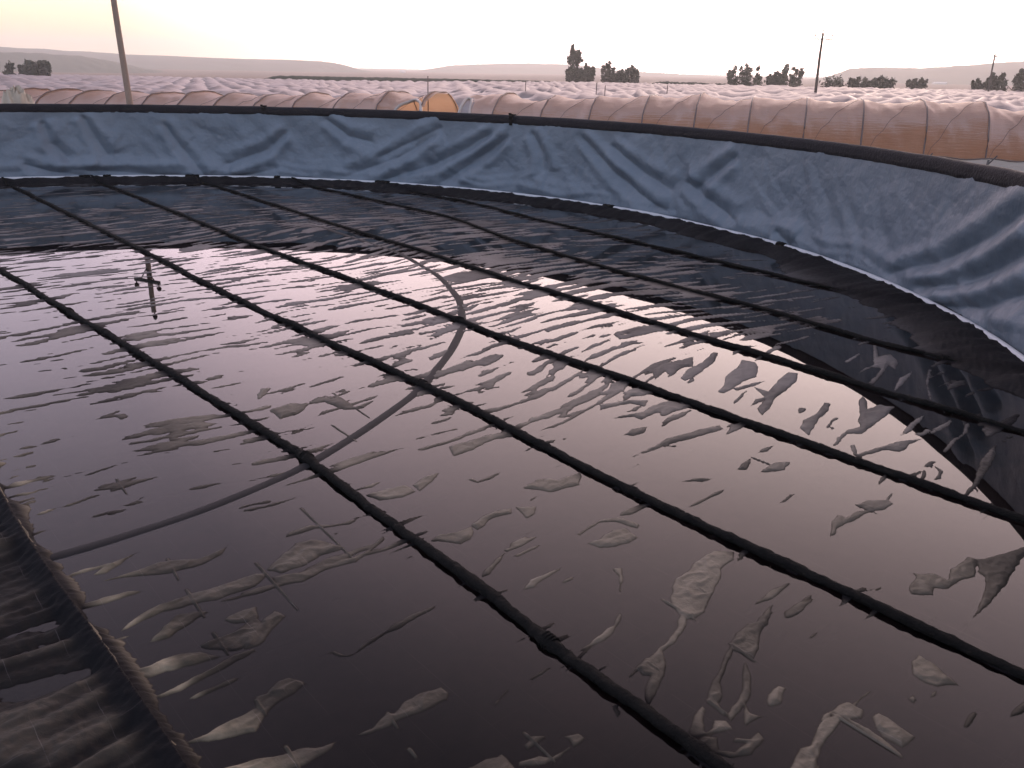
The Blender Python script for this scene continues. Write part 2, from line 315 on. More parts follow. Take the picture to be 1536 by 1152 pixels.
 [[2.03,4.954],[2.125,5.119],[2.237,5.245],[2.344,5.299],[2.353,5.402],[2.414,5.51],[2.51,5.794],[2.576,5.886],[2.568,5.768],[2.508,5.623],[2.626,5.713],[2.725,5.676],[2.61,5.519],[2.485,5.382],[2.307,5.175],[2.2,5.17],[2.084,5.002]],
 [[2.16,4.994],[2.197,5.007],[2.153,4.85],[2.257,4.92],[2.354,4.98],[2.501,5.066],[2.685,5.122],[2.558,5.023],[2.439,4.895],[2.35,4.924],[2.231,4.854],[2.141,4.807],[2.121,4.838]],
 [[2.654,5.314],[2.771,5.448],[2.868,5.532],[2.844,5.478],[2.714,5.317],[2.61,5.189],[2.551,5.163]],
 [[2.479,4.677],[2.552,4.762],[2.634,4.776],[2.551,4.721],[2.589,4.642],[2.512,4.522],[2.468,4.501],[2.549,4.62],[2.56,4.701]],
 [[2.742,5.183],[2.864,5.324],[3.027,5.46],[2.989,5.381],[2.849,5.249]],
 [[2.709,4.918],[2.837,5.082],[2.973,5.206],[3.08,5.385],[3.129,5.413],[3.025,5.233],[2.876,5.084],[2.722,4.897]],
 [[2.542,4.322],[2.665,4.453],[2.78,4.63],[2.891,4.798],[3.047,4.978],[3.121,5.049],[3.005,4.845],[2.831,4.613],[2.7,4.455],[2.584,4.324],[2.517,4.286]],
 [[2.697,6.357],[2.829,6.523],[2.93,6.601],[3.15,7.165],[3.172,7.125],[3.07,6.836],[3.203,6.922],[3.18,6.689],[3.066,6.5],[3.063,6.609],[2.901,6.352],[2.763,6.145],[2.713,6.158],[2.854,6.349],[2.973,6.531],[2.896,6.544]],
 [[2.857,6.023],[3.013,6.29],[3.222,6.509],[3.136,6.365],[2.965,6.123],[2.856,5.992]],
 [[3.147,6.133],[3.336,6.516],[3.372,6.518],[3.185,6.167],[3.049,5.807],[3.039,5.821]],
 [[2.721,6.681],[2.825,6.802],[3.007,6.991],[2.855,6.784],[2.732,6.645]],
 [[0.065,4.306],[0.151,4.413],[0.229,4.438],[0.266,4.418],[0.417,4.522],[0.396,4.361],[0.28,4.294],[0.222,4.262],[0.149,4.289]],
 [[0.028,4.09],[0.145,4.094],[0.134,4.002],[0.09,3.964]],
 [[-0.388,4.852],[-0.279,4.933],[-0.156,5.043],[-0.029,5.103],[0.025,5.025],[-0.133,4.965],[-0.231,4.809],[-0.347,4.707]],
 [[-1.815,5.678],[-1.817,5.813],[-1.75,5.834],[-1.756,5.681],[-1.775,5.581]],
 [[-1.318,5.573],[-1.233,5.675],[-1.081,5.49],[-0.964,5.623],[-1.019,5.462],[-1.149,5.424]],
 [[-1.655,5.399],[-1.54,5.529],[-1.403,5.536],[-1.428,5.35],[-1.535,5.242]]]
CREASES = [[[0.689,3.248],[0.805,3.104]],[[0.918,2.943],[0.989,2.834]],[[0.067,2.417],[0.168,2.287]],[[0.551,2.821],[0.602,2.762]],[[1.476,4.775],[1.621,4.607]],[[1.896,4.181],[1.97,4.09]],[[1.918,3.497],[2.051,3.445]],[[-1.106,4.027],[-0.724,3.515]],[[-1.189,3.485],[-0.906,3.123]],[[-1.614,3.507],[-1.499,3.334]],[[-1.433,3.257],[-1.286,3.057]],[[-1.212,2.951],[-1.107,2.814]],[[-2.216,4.326],[-2.084,4.149]],[[-0.755,2.332],[-0.686,2.238]],[[-0.33,2.331],[-0.303,2.294]],[[-0.429,2.504],[-0.383,2.429]],[[-0.924,2.56],[-0.866,2.484]],[[-1.282,5.739],[-0.945,5.285]],[[-1.175,5.16],[-0.966,4.901]],[[-2.068,3.086],[-1.623,2.472]],[[1.202,2.542],[1.367,2.339]],[[0.809,2.528],[0.752,2.606]],[[0.827,3.412],[0.902,3.293]],[[0.912,3.528],[0.974,3.417]]]
DENSITY = [[-4.4,8.17,0.2],[-2.73,7.14,0.24],[-2.35,9.19,0.3],[-3.09,5.51,0.16],[-2.09,5.32,0.13],[-2.46,4.66,0.1],[-1.49,5.6,0.16],[-1.48,8.39,0.3],[-1.35,9.96,0.36],[-0.12,7.74,0.4],[0.42,6.27,0.38],[1.03,6.99,0.34],[1.5,8.09,0.42],[-0.32,5.66,0.35],[0.15,5.19,0.25],[-0.88,5.04,0.2],[-0.6,4.14,0.05],[0.31,4.1,0.0],[0.95,4.72,0.0],[1.53,4.65,0.0],[2.33,5.79,0.0],[1.14,3.85,0.0],[1.71,3.56,0.0],[2.06,3.29,0.0],[0.67,3.01,0.0],[0.1,2.48,0.0],[-0.42,2.76,0.0],[-0.86,2.96,0.02],[-1.44,3.45,0.1],[-0.2,3.49,0.0],[-2.02,4.08,0.1],[0.97,9.46,0.52],[0.23,10.09,0.5],[-0.61,10.81,0.46],[1.63,8.9,0.5],[2.1,7.89,0.42],[-1.78,13.27,0.46],[-3.77,13.04,0.38],[-5.71,12.82,0.38],[-6.74,12.13,0.32],[-3.21,15.25,0.3],[0.26,11.81,0.35],[1.44,10.2,0.42],[2.64,8.69,0.3],[2.78,7.09,0.1],[2.82,5.82,0.0],[2.96,4.71,0.0],[-7.62,14.68,0.12],[2.02,11.28,0.12],[3.18,9.32,0.08],[-2.74,12.02,0.36],[-5.74,15.78,0.2],[1.68,6.34,0.02],[-0.98,3.91,0.14],[-0.74,2.46,0.0]]
LINES = {"F": [[-4.93, 0.625], [-3.98, 0.601], [-3.61, 0.633], [-3.22, 0.637], [-2.93, 0.647], [-2.68, 0.647], [-2.4, 0.654]], "A": [[-10.88, 1.821], [-8.52, 1.927], [-6.39, 2.051], [-5.25, 2.082], [-4.28, 2.121], [-3.3, 2.079], [-2.81, 2.079], [-2.35, 2.065], [-2.03, 2.06], [-1.73, 2.028], [-1.49, 2.033], [-1.33, 2.028]], "B": [[-17.29, 3.533], [-10.38, 3.418], [-8.51, 3.364], [-6.75, 3.357], [-5.89, 3.386], [-4.94, 3.397], [-3.87, 3.371], [-2.93, 3.317], [-2.36, 3.292], [-1.86, 3.347], [-1.5, 3.327], [-1.06, 3.346], [-0.76, 3.353]], "C": [[-17.45, 4.991], [-13.84, 4.853], [-10.49, 4.689], [-8.35, 4.701], [-6.12, 4.659], [-5.02, 4.595], [-4.36, 4.705], [-3.81, 4.66], [-3.09, 4.693], [-2.57, 4.674], [-2.1, 4.703], [-1.67, 4.724], [-1.24, 4.683]], "D": [[-16.4, 6.63], [-11.12, 6.302], [-8.76, 6.22], [-7.28, 6.107], [-6.16, 6.092], [-4.65, 6.05], [-3.55, 6.021], [-2.87, 6.029], [-2.33, 5.979], [-1.73, 6.015]], "E": [[-10.81, 8.126], [-8.84, 7.645], [-7.66, 7.531], [-6.76, 7.403], [-5.7, 7.348], [-4.79, 7.346], [-4.23, 7.268], [-3.71, 7.183], [-3.28, 7.181], [-2.86, 7.121], [-2.75, 7.175]], "G": [[-14.1, 9.299], [-11.67, 9.363], [-9.99, 9.1], [-8.74, 9.038], [-7.35, 8.923], [-5.79, 8.792], [-4.84, 8.707], [-4.15, 8.65]]}
HOSE = [[-2.856, 12.551], [-1.449, 10.734], [-0.835, 9.479], [-0.544, 8.455], [-0.453, 7.497], [-0.516, 6.711], [-0.687, 5.77], [-0.968, 5.032], [-1.221, 4.486], [-1.621, 3.967], [-2.103, 3.53]]
FOLDS = [[[1.7131,1.156],[1.6862,0.7124],[1.6461,0.1953],[1.6319,0.025]],[[1.8589,1.2706],[1.8411,0.8344],[1.8163,0.4134]],[[1.9777,0.3467],[1.9224,0.1703],[1.8395,0.0663]],[[1.8684,0.1866],[1.7762,0.1391],[1.6741,0.0478]],[[1.5873,0.0444],[1.4823,0.2655]],[[1.1426,1.0545],[1.2237,0.584],[1.3414,0.1577]],[[1.0185,1.1711],[1.077,0.8202],[1.1508,0.4718],[1.2692,0.0883]],[[0.9863,1.1289],[1.0255,0.8135],[1.0918,0.3963],[1.1366,0.1042]],[[0.9455,1.2073],[0.9179,0.823],[0.9077,0.4607]],[[0.8434,1.2066],[0.7977,0.8864],[0.7517,0.5986],[0.6906,0.339],[0.6148,0.1187]],[[0.6067,0.6602],[0.5462,0.4329],[0.4709,0.1923]],[[0.1181,0.0905],[0.0304,0.3306],[-0.0296,0.6553],[-0.062,0.8725]],[[0.0762,0.0108],[-0.0228,0.2476],[-0.0777,0.5321]],[[0.3937,0.2344],[0.3575,0.0396]],[[1.9308,1.1466],[1.92,0.7131],[1.8844,0.3299]],[[1.3915,1.2785],[1.3374,0.9169],[1.2807,0.8112]],[[0.166,0.142],[0.0844,0.4297],[0.0134,0.8315],[-0.0451,1.2478]],[[1.4627,1.0077],[1.5072,0.6115],[1.6054,0.2661]],[[0.7772,1.0851],[0.6938,0.6748],[0.6186,0.4439]],[[0.5002,1.1476],[0.5508,0.7689],[0.5764,0.544]],[[1.2821,0.4936],[1.1791,0.9776],[1.1351,1.1788]]]


# ------------------------------------------------------------------ tank dimensions
GZ = -2.0
def ground_z(x, y):
    x = np.asarray(x, float); y = np.asarray(y, float)
    d = np.hypot(x, y)
    return GZ - .75 * smooth(20, -45, x) - .0058 * np.clip(y - 42, 0, 260) - .0 * d

def line_v(key, u):
    L = np.array(LINES[key]); o = np.argsort(L[:, 0]); L = L[o]
    us, vs = L[:, 0], L[:, 1]
    v = np.interp(u, us, vs)
    k = np.array([np.interp(np.asarray(u) + s, us, vs) for s in (-.5, -.25, 0, .25, .5)]).mean(0)
    return k
KEYS = ['F', 'A', 'B', 'C', 'D', 'E', 'G']

# ------------------------------------------------------------------ the floating cover
def seg_dist(x, y, a, b):
    ax, ay = a; bx, by = b; dx, dy = bx - ax, by - ay
    t = np.clip(((x - ax) * dx + (y - ay) * dy) / (dx * dx + dy * dy + 1e-12), 0, 1)
    return np.hypot(x - ax - t * dx, y - ay - t * dy), t
def poly_sd(x, y, P):                                 # positive inside
    inside = np.zeros(x.shape, bool); dm = np.full(x.shape, 1e9)
    n = len(P)
    for i in range(n):
        a, b = P[i], P[(i + 1) % n]
        d, _ = seg_dist(x, y, a, b); dm = np.minimum(dm, d)
        c = ((a[1] > y) != (b[1] > y))
        with np.errstate(divide='ignore', invalid='ignore'):
            xi = (b[0] - a[0]) * (y - a[1]) / (b[1] - a[1] + 1e-15) + a[0]
        inside ^= c & (x < xi)
    return np.where(inside, dm, -dm)

def cover_height(x, y):
    u = x * DV[0] + y * DV[1]; v = x * NV[0] + y * NV[1]
    rc = np.hypot(x - CX, y - CY)
    dist = np.hypot(x, y)
    # coverage by dry folds
    num = np.zeros_like(x); den = np.zeros_like(x)
    for X, Y, c in DENSITY:
        w = 1 / (((x - X) ** 2 + (y - Y) ** 2) / (.15 + .02 * (X * X + Y * Y)) + .05) ** 1.6
        num += w * c; den += w
    cov = num / den
    cov = cov + .065 * smooth(3.2, 1.6, v) * smooth(-2.5, -4.5, u) * smooth(.03, .08, cov) + .05 * smooth(-4.2, -6, u) * smooth(.03, .1, cov)
    near_line = np.full_like(x, 9.)
    for k in KEYS: near_line = np.minimum(near_line, np.abs(v - line_v(k, u)))
    dust = .74 + .45 * perlin(x / .8, y / .8, 171) + .25 * perlin(x / .2, y / .2, 172)
    dust = dust * (.40 + .60 * smooth(1.4, 2.3, v))
    cov = cov * (1 + .25 * np.exp(-(near_line / .16) ** 2))
    # streaky noise, long across the lines
    wx = perlin(u * .9, v * .9, 3) * .10; wy = perlin(u * .5 + 7, v * .5, 4) * .25
    uu = u + wx + .10 * v * perlin(u * .25, v * .25, 9); vv = v + wy
    s1 = perlin(uu / .115, vv / .70, 1); s2 = perlin(uu / .062, vv / .34, 2); s3 = perlin(uu / .032, vv / .10, 5)
    s0 = perlin(uu / .6, vv / 1.8, 6)
    f = s1 * .62 + s2 * .36 + s3 * .13 + s0 * .22
    thr = np.where(cov < .015, 2.0, .50 - 1.02 * cov)      # larger threshold = fewer folds
    h = (f - thr) * .055
    h = np.where(h > 0, .0055 * (1 - np.exp(-h / .004)) + .0015 * s3, np.maximum(h * .8, -.022))
    base = -.013 + .006 * perlin(u / .5, v / 1.3, 8) + .003 * perlin(u / .12, v / .4, 12)
    h = np.where(h > 0, h, np.minimum(h - .001, base * smooth(0, -.012, h)))
    # the particular folds that stand out in the photograph
    crinkle = perlin(x / .035, y / .035, 21); crink2 = perlin(u / .03, v / .09, 22); crink3 = perlin(u / .09 + .6 * perlin(u / .1, v / .1, 25), v / .22, 24)
    for P in ISLANDS:
        P = np.array(P); lo = P.min(0) - .12; hi = P.max(0) + .12
        m = (x > lo[0]) & (x < hi[0]) & (y > lo[1]) & (y < hi[1])
        if not m.any(): continue
        dn = dist[m]
        sd = poly_sd(x[m], y[m], P) + .003 * crinkle[m] * np.clip(dn / 4, .5, 2) + .006 * perlin(x[m] / .06, y[m] / .06, 23) - .002
        top = np.where(sd > 0, .0048 * (1 - np.exp(-np.clip(sd, 0, 1) / .004)) + .004 * np.clip(sd, 0, .08) / .08, sd * .5)
        top = top + np.where(sd > .004, .0016 * crinkle[m] + .0022 * crink2[m] + .0095 * np.clip(.55 - 1.6 * np.abs(crink3[m]), -.1, 1), 0) * smooth(.004, .02, sd)
        top = np.where(sd > 0, np.maximum(top, .0015), np.maximum(top, -.03))
        h[m] = np.maximum(h[m], top)
        tone = .75 + .5 * (np.sin(P[0][0] * 91.7 + P[0][1] * 37.1) * .5 + .5)
        dust[m] = np.where(sd > -.01, dust[m] * tone + .15 * np.clip(sd, 0, .06) / .06, dust[m])
    for s in CREASES:
        a, b = s; a = np.array(a); b = np.array(b)
        d, t = seg_dist(x, y, a, b)
        w = .008 + .004 * (1 - t)
        h = np.maximum(h, np.where(d < .05, .0105 * (1 - d / (.75 * w)) * np.minimum(1, 6 * np.minimum(t, 1 - t) + .35), -9))
    # fabric gathered up on the nearest line and the loose apron behind it
    vF = line_v('F', u)
    e = v - vF
    wn = .026 + .062 * np.clip(perlin(u / .30, u * 0 + 3.3, 31) + .35, 0, 1.4) + .10 * np.clip(perlin(u / .11, v / .4, 32) - .05, 0, 1) ** 1.3 + .02 * np.abs(perlin(u / .035, v / .15, 37))
    tent = .044 * (1 - smooth(0, 1, np.clip(e, 0, 9) / wn)) ** .8 - .006
    pleat = .6 * perlin((u + .25 * e) / .075, v / .5, 33) + .6 * perlin((u - .1 * e) / .028, v / .3, 38)
    tent = tent + np.where(tent > -.0055, .0065 * pleat * smooth(0, .02, e), 0)
    h = np.where(e >= 0, np.maximum(h, tent), h)
    dust = np.where((e >= 0) & (e < .22), dust * (1 - smooth(.22, .14, e)) + smooth(.22, .14, e) * (1.05 + .35 * pleat - 2.2 * e), dust)  # lit side of the gathered strip, brightened in the colour
    ue = u + .35 * e * perlin(u / .7, v / .7, 36)
    pl = perlin(ue / .085, v / .45, 34) * .6 + perlin(ue / .20, v / .8, 35) * .7
    apron = .040 - .036 * smooth(0, .09, -e) ** .8 + .045 * pl * smooth(0, .1, -e) + .0035 * crinkle + .004 * crink2
    h = np.where(e < 0, apron + .019, h)
    dust = np.where(e < 0, (.06 + .25 * smooth(-.05, .5, pl + .3 * perlin(x / .3, y / .3, 39))) * smooth(.02, .14, -e), dust)  # shade on the slope left of the line, put into the colour
    # skirts of fabric caught by every line
    for k in KEYS[1:]:
        e = np.abs(v - line_v(k, u))
        wn = .05 + .07 * np.clip(perlin(u / .35, u * 0 + ord(k), 41), 0, 1)
        h = np.maximum(h, np.where((e < wn) & (dist < 7), .016 * (1 - smooth(0, 1, e / wn)) - .0135 + .009 * np.clip(perlin(u / .35, u * 0 + ord(k), 42), -.5, 1), -9))
    # short puckers radiating from the lines
    pk = perlin(u / .055 + .8 * perlin(u / .2, v / .2, 176), v / .5, 175) + .5 * perlin(u / .022, v / .2, 177)
    reach = .04 + .24 * np.clip(perlin(u / .45, v * 0 + np.round(v / 1.33) * 3.1, 178) + .25, 0, 1)
    pkv = pk - .10 - .75 * near_line / reach; pkh = .008 * pkv
    ph = (near_line < reach) & (pkv > 0) & (v > 1.0)
    h = np.where(ph, np.maximum(h, pkh), h); dust = np.where(near_line < .16, dust * smooth(.02, .16, near_line), dust)
    # raised margin by the wall
    th = np.arctan2(y - CY, x - CX)
    marg = R0 - rc
    wid = .62 + .35 * perlin(th * 7, th * 0 + 2, 51) + .25 * np.exp(-((th - .12) / .30) ** 2) 
    up = smooth(wid, wid * .25, marg)
    rad = perlin(th * 55, marg * 1.1, 52) * .6 + perlin(th * 20, marg * .8, 53) * .5 + .25 * crinkle
    hm = -.020 + .105 * up + .034 * rad * smooth(wid * 1.4, wid * .6, marg)
    h = np.maximum(h, np.where(marg < wid * 1.5, hm, -9))
    dust = dust * (1 - .92 * smooth(1.15, .45, marg))
    return h, np.clip(dust, 0, 1.3)

def build_cover():
    r = [.02]
    while r[-1] < 1.75: r.append(r[-1] + .035)
    while r[-1] < 20.6: r.append(r[-1] + min(max(.0042, 1.25 * r[-1] ** 2 / 1883.), .033))
    r = np.array(r)
    a1 = np.radians(np.linspace(-43, 43, 960)); a2 = np.radians(np.linspace(43, 317, 150))[1:-1]
    az = np.concatenate([a1, a2])
    X = r[:, None] * np.sin(az)[None]; Y = r[:, None] * np.cos(az)[None]
    x = X.ravel(); y = Y.ravel(); rc = np.hypot(x - CX, y - CY)
    ok = rc < R0 + .05
    F = grid_faces(len(r), len(az), True)
    F = F[ok[F].all(1)][:, ::-1]
    used = np.zeros(len(x), bool); used[F.ravel()] = True
    idx = np.cumsum(used) - 1; F = idx[F]; x = x[used]; y = y[used]
    z, dust = cover_height(x, y)
    o = mesh_obj('floating_cover', np.stack([x, y, z], 1), F, MAT['cover'])
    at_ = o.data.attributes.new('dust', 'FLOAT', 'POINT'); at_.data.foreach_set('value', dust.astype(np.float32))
    tag(o, 'black woven sheet floating on the water inside the round tank', 'pond cover')
    return o
build_cover()

# ------------------------------------------------------------------ water
def build_water():
    n = 256; a = np.linspace(0, 2 * np.pi, n, endpoint=False)
    V = [(CX, CY, 0)] + [(CX + (R0 + .02) * math.cos(t), CY + (R0 + .02) * math.sin(t), 0) for t in a]
    F = [(0, i + 1, (i + 1) % n + 1) for i in range(n)]
    tag(mesh_obj('water', V, F, MAT['water']), kind='structure')
build_water()

# ------------------------------------------------------------------ the tank
def build_tank():
    root = tag(empty('water_tank', (CX, CY, GZ)), 'round open tank with grey-blue fabric lining and black rim', 'water tank')
    def loc(V): return np.asarray(V) - np.array([CX, CY, GZ])
    th = np.concatenate([np.linspace(-1.2, 2.75, 1500), np.linspace(2.75, 2 * np.pi - 1.2, 260)[1:-1]])
    zz = np.concatenate([[-.12, -.05], np.linspace(.0, H - .01, 84)])
    TH, Z = np.meshgrid(th, zz)                        # rows: heights
    S = TH * R0
    base = R0 + (RIM - .03 - R0) * np.clip(Z / H, 0, 1)
    hz = np.clip(Z / H, 0, 1)
    env = np.sin(np.pi * np.clip(hz, 0, 1)) ** .7
    dlt = .055 * np.exp(-((hz - .13) / .15) ** 2)     # belly of slack fabric at the foot
    # draped diagonal folds
    warp = S + .45 * perlin(S * .5, Z * .9, 61)
    f1 = perlin((warp + 1.1 * Z * np.sign(np.sin(S * .35))) / .75, Z / 1.5 + S * .02, 62)
    f2 = perlin((warp - .7 * Z) / .32, Z / .8, 63); f3 = perlin(S / .14, Z / .22, 64); f4 = perlin(S / .05, Z / .06, 65)
    rg = lambda a, b, sd: np.clip(1 - 2.2 * np.abs(perlin(a, b, sd)), 0, 1) ** 2.5
    crz = .5 + .5 * perlin(S / 1.5, Z / .9, 160)
    dlt = dlt - env * crz * (.014 * rg((warp + .9 * Z) / .9, Z / 1.2, 161) + .012 * rg((warp - 1.1 * Z) / .7, Z / 1.0 + 3, 162) + .007 * rg((S + .4 * Z) / .30, Z / .45, 163) + .004 * rg((S - .6 * Z) / .14, Z / .16, 164))
    low = smooth(.45, .05, hz)
    sw = perlin(S / 1.3 + 5, (Z + .10 * perlin(S / .9, Z * 0, 67)) / .13, 66)        # slumped horizontal wrinkles near the foot
    dlt = dlt + env * (.034 * f1 * (.35 + .65 * smooth(.3, .9, TH)) + .016 * f2 + .0075 * f3 + .0026 * f4) + low * (.028 * sw + .012 * f3) * smooth(0, .03, hz)
    for P in FOLDS:
        best = np.full(TH.shape, 9.); sg = np.zeros(TH.shape)
        tt = np.zeros(TH.shape)
        for i in range(len(P) - 1):
            a = np.array([P[i][0] * R0, P[i][1]]); b = np.array([P[i + 1][0] * R0, P[i + 1][1]])
            d, t = seg_dist(S, Z, a, b)
            c = (b[0] - a[0]) * (Z - a[1]) - (b[1] - a[1]) * (S - a[0])
            m = d < best; best = np.where(m, d, best); sg = np.where(m, np.sign(c), sg); tt = np.where(m, (i + t) / (len(P) - 1), tt)
        w = .055 + .07 * np.clip(1 - abs(P[-1][1] - P[0][1]) * 0, 0, 1) * (.4 + .9 * tt)
        q = best / w
        prof = -np.exp(-1.5 * q) + .75 * np.exp(-((q - 1.5) / .9) ** 2)
        dlt += .052 * prof * smooth(-.0, .12, tt) * smooth(1.02, .9, tt) * np.clip(hz * 18, 0, 1) * smooth(1.0, .93, hz)
    dlt = np.maximum(dlt, -.05)
    # taut again under the rim
    dlt *= smooth(1.0, .80, hz)
    r = base - dlt
    V = np.stack([CX + r * np.cos(TH), CY + r * np.sin(TH), Z], -1).reshape(-1, 3)
    F = grid_faces(len(zz), len(th), True)
    mesh_obj('liner', loc(V), F, MAT['liner'], root)
    # black edging rolled over the rim
    th = np.linspace(0, 2 * np.pi, 2200, endpoint=False)
    prof = [(-.038, -.150), (-.046, -.146), (-.049, -.10), (-.047, -.05), (-.042, -.012), (-.025, .004), (0, .008), (.035, .004), (.055, -.02), (.06, -.12), (.055, -.16)]
    P = np.array(prof); TH = np.broadcast_to(th[None], (len(P), len(th)))
    wr = perlin(TH * 130, P[:, 1][:, None] * 6 + TH * 14, 71) * .004 + perlin(TH * 22, TH * 0 + 5, 72) * .006
    rr = RIM + P[:, 0][:, None] + wr * (np.abs(P[:, 1][:, None]) > .02)
    zz = H + P[:, 1][:, None] + .006 * perlin(TH * 18, TH * 0 + 1, 73) + (P[:, 1][:, None] < -.12) * .006 * perlin(TH * 60, TH * 0 + 9, 74)
    V = np.stack([CX + rr * np.cos(TH), CY + rr * np.sin(TH), zz + 0 * TH], -1).reshape(-1, 3)
    mesh_obj('rim_band', loc(V), grid_faces(len(P), len(th), True), MAT['band'], root)
    # corrugated steel wall outside
    zz = np.linspace(GZ - 1.2, H - .05, 160); th = np.linspace(0, 2 * np.pi, 220, endpoint=False)
    rr = RIM + .03 + .009 * np.sin(zz * 2 * np.pi / .076)
    V = np.stack([CX + rr[:, None] * np.cos(th)[None], CY + rr[:, None] * np.sin(th)[None], np.broadcast_to(zz[:, None], (len(zz), len(th)))], -1).reshape(-1, 3)
    mesh_obj('wall_panel', loc(V), grid_faces(len(zz), len(th), True), MAT['steel'], root)
    # small black clips on the rim
    for px, py in ((769, 180), (396, 158)):
        d = ray(px, py); a = d.x ** 2 + d.y ** 2; b = -(d.x * CX + d.y * CY); t = (-b + math.sqrt(b * b - a * (CX ** 2 + CY ** 2 - RIM ** 2))) / a
        p = d * t; ang = math.atan2(p.y - CY, p.x - CX)
        g = Geo(); rot = [[math.cos(ang), -math.sin(ang), 0], [math.sin(ang), math.cos(ang), 0], [0, 0, 1]]
        dz = -.13 if px > 500 else .0
        g.box((0, 0, -.006), (.12, .07, .022), rot); g.box(np.array(rot) @ np.array([-.066, 0, -.06 + dz * .35]), (.016, .06, .06 + abs(dz) * .8), rot)
        g.box(np.array(rot) @ np.array([-.02, .045, .006]), (.04, .04, .03), rot)
        o = g.build('clip', MAT['rope'], root, False); o.location = (p.x - CX, p.y - CY, H + .022 - GZ)
    return root
build_tank()

# white pipe that holds the edge of the cover down
def build_pipe():
    root = tag(empty('edge_pipe', (CX, CY, .03)), 'white plastic pipe ring around the foot of the tank lining', 'pipe')
    n = 700; th = np.linspace(0, 2 * np.pi, n, endpoint=False)
    r = R0 - .085 + .012 * perlin(th * 6, th * 0, 81); z = .045 + .012 * perlin(th * 5, th * 0 + 3, 82)
    V, F = tube_geo(np.stack([r * np.cos(th), r * np.sin(th), z], 1), .031, 10, True)
    mesh_obj('pipe', V, F, MAT['pipe'], root)
    # dark fabric loops that hold the pipe
    spots = [(130, 270), (163, 270), (293, 269), (575, 280), (915, 317), (1183, 376), (425, 270)]
    for i, (px, py) in enumerate(spots):
        d = ray(px, py); k = -CAMZ / d.z; ang = math.atan2(d.y * k - CY, d.x * k - CX)
        ln = [.10, .07, .13, .15, .11, .08, .06][i] * 1.2
        a = np.linspace(ang - ln / R0 * .9, ang + ln / R0 * .9, 7)
        rr = R0 - .085 + .012 * perlin(a * 6, a * 0, 81); zz = .047 + .012 * perlin(a * 5, a * 0 + 3, 82)
        V, F = tube_geo(np.stack([rr * np.cos(a), rr * np.sin(a), zz], 1), [.036, .046, .042, .048, .041, .046, .036], 10)
        mesh_obj('tie', V, F, MAT['rope'], root)
build_pipe()

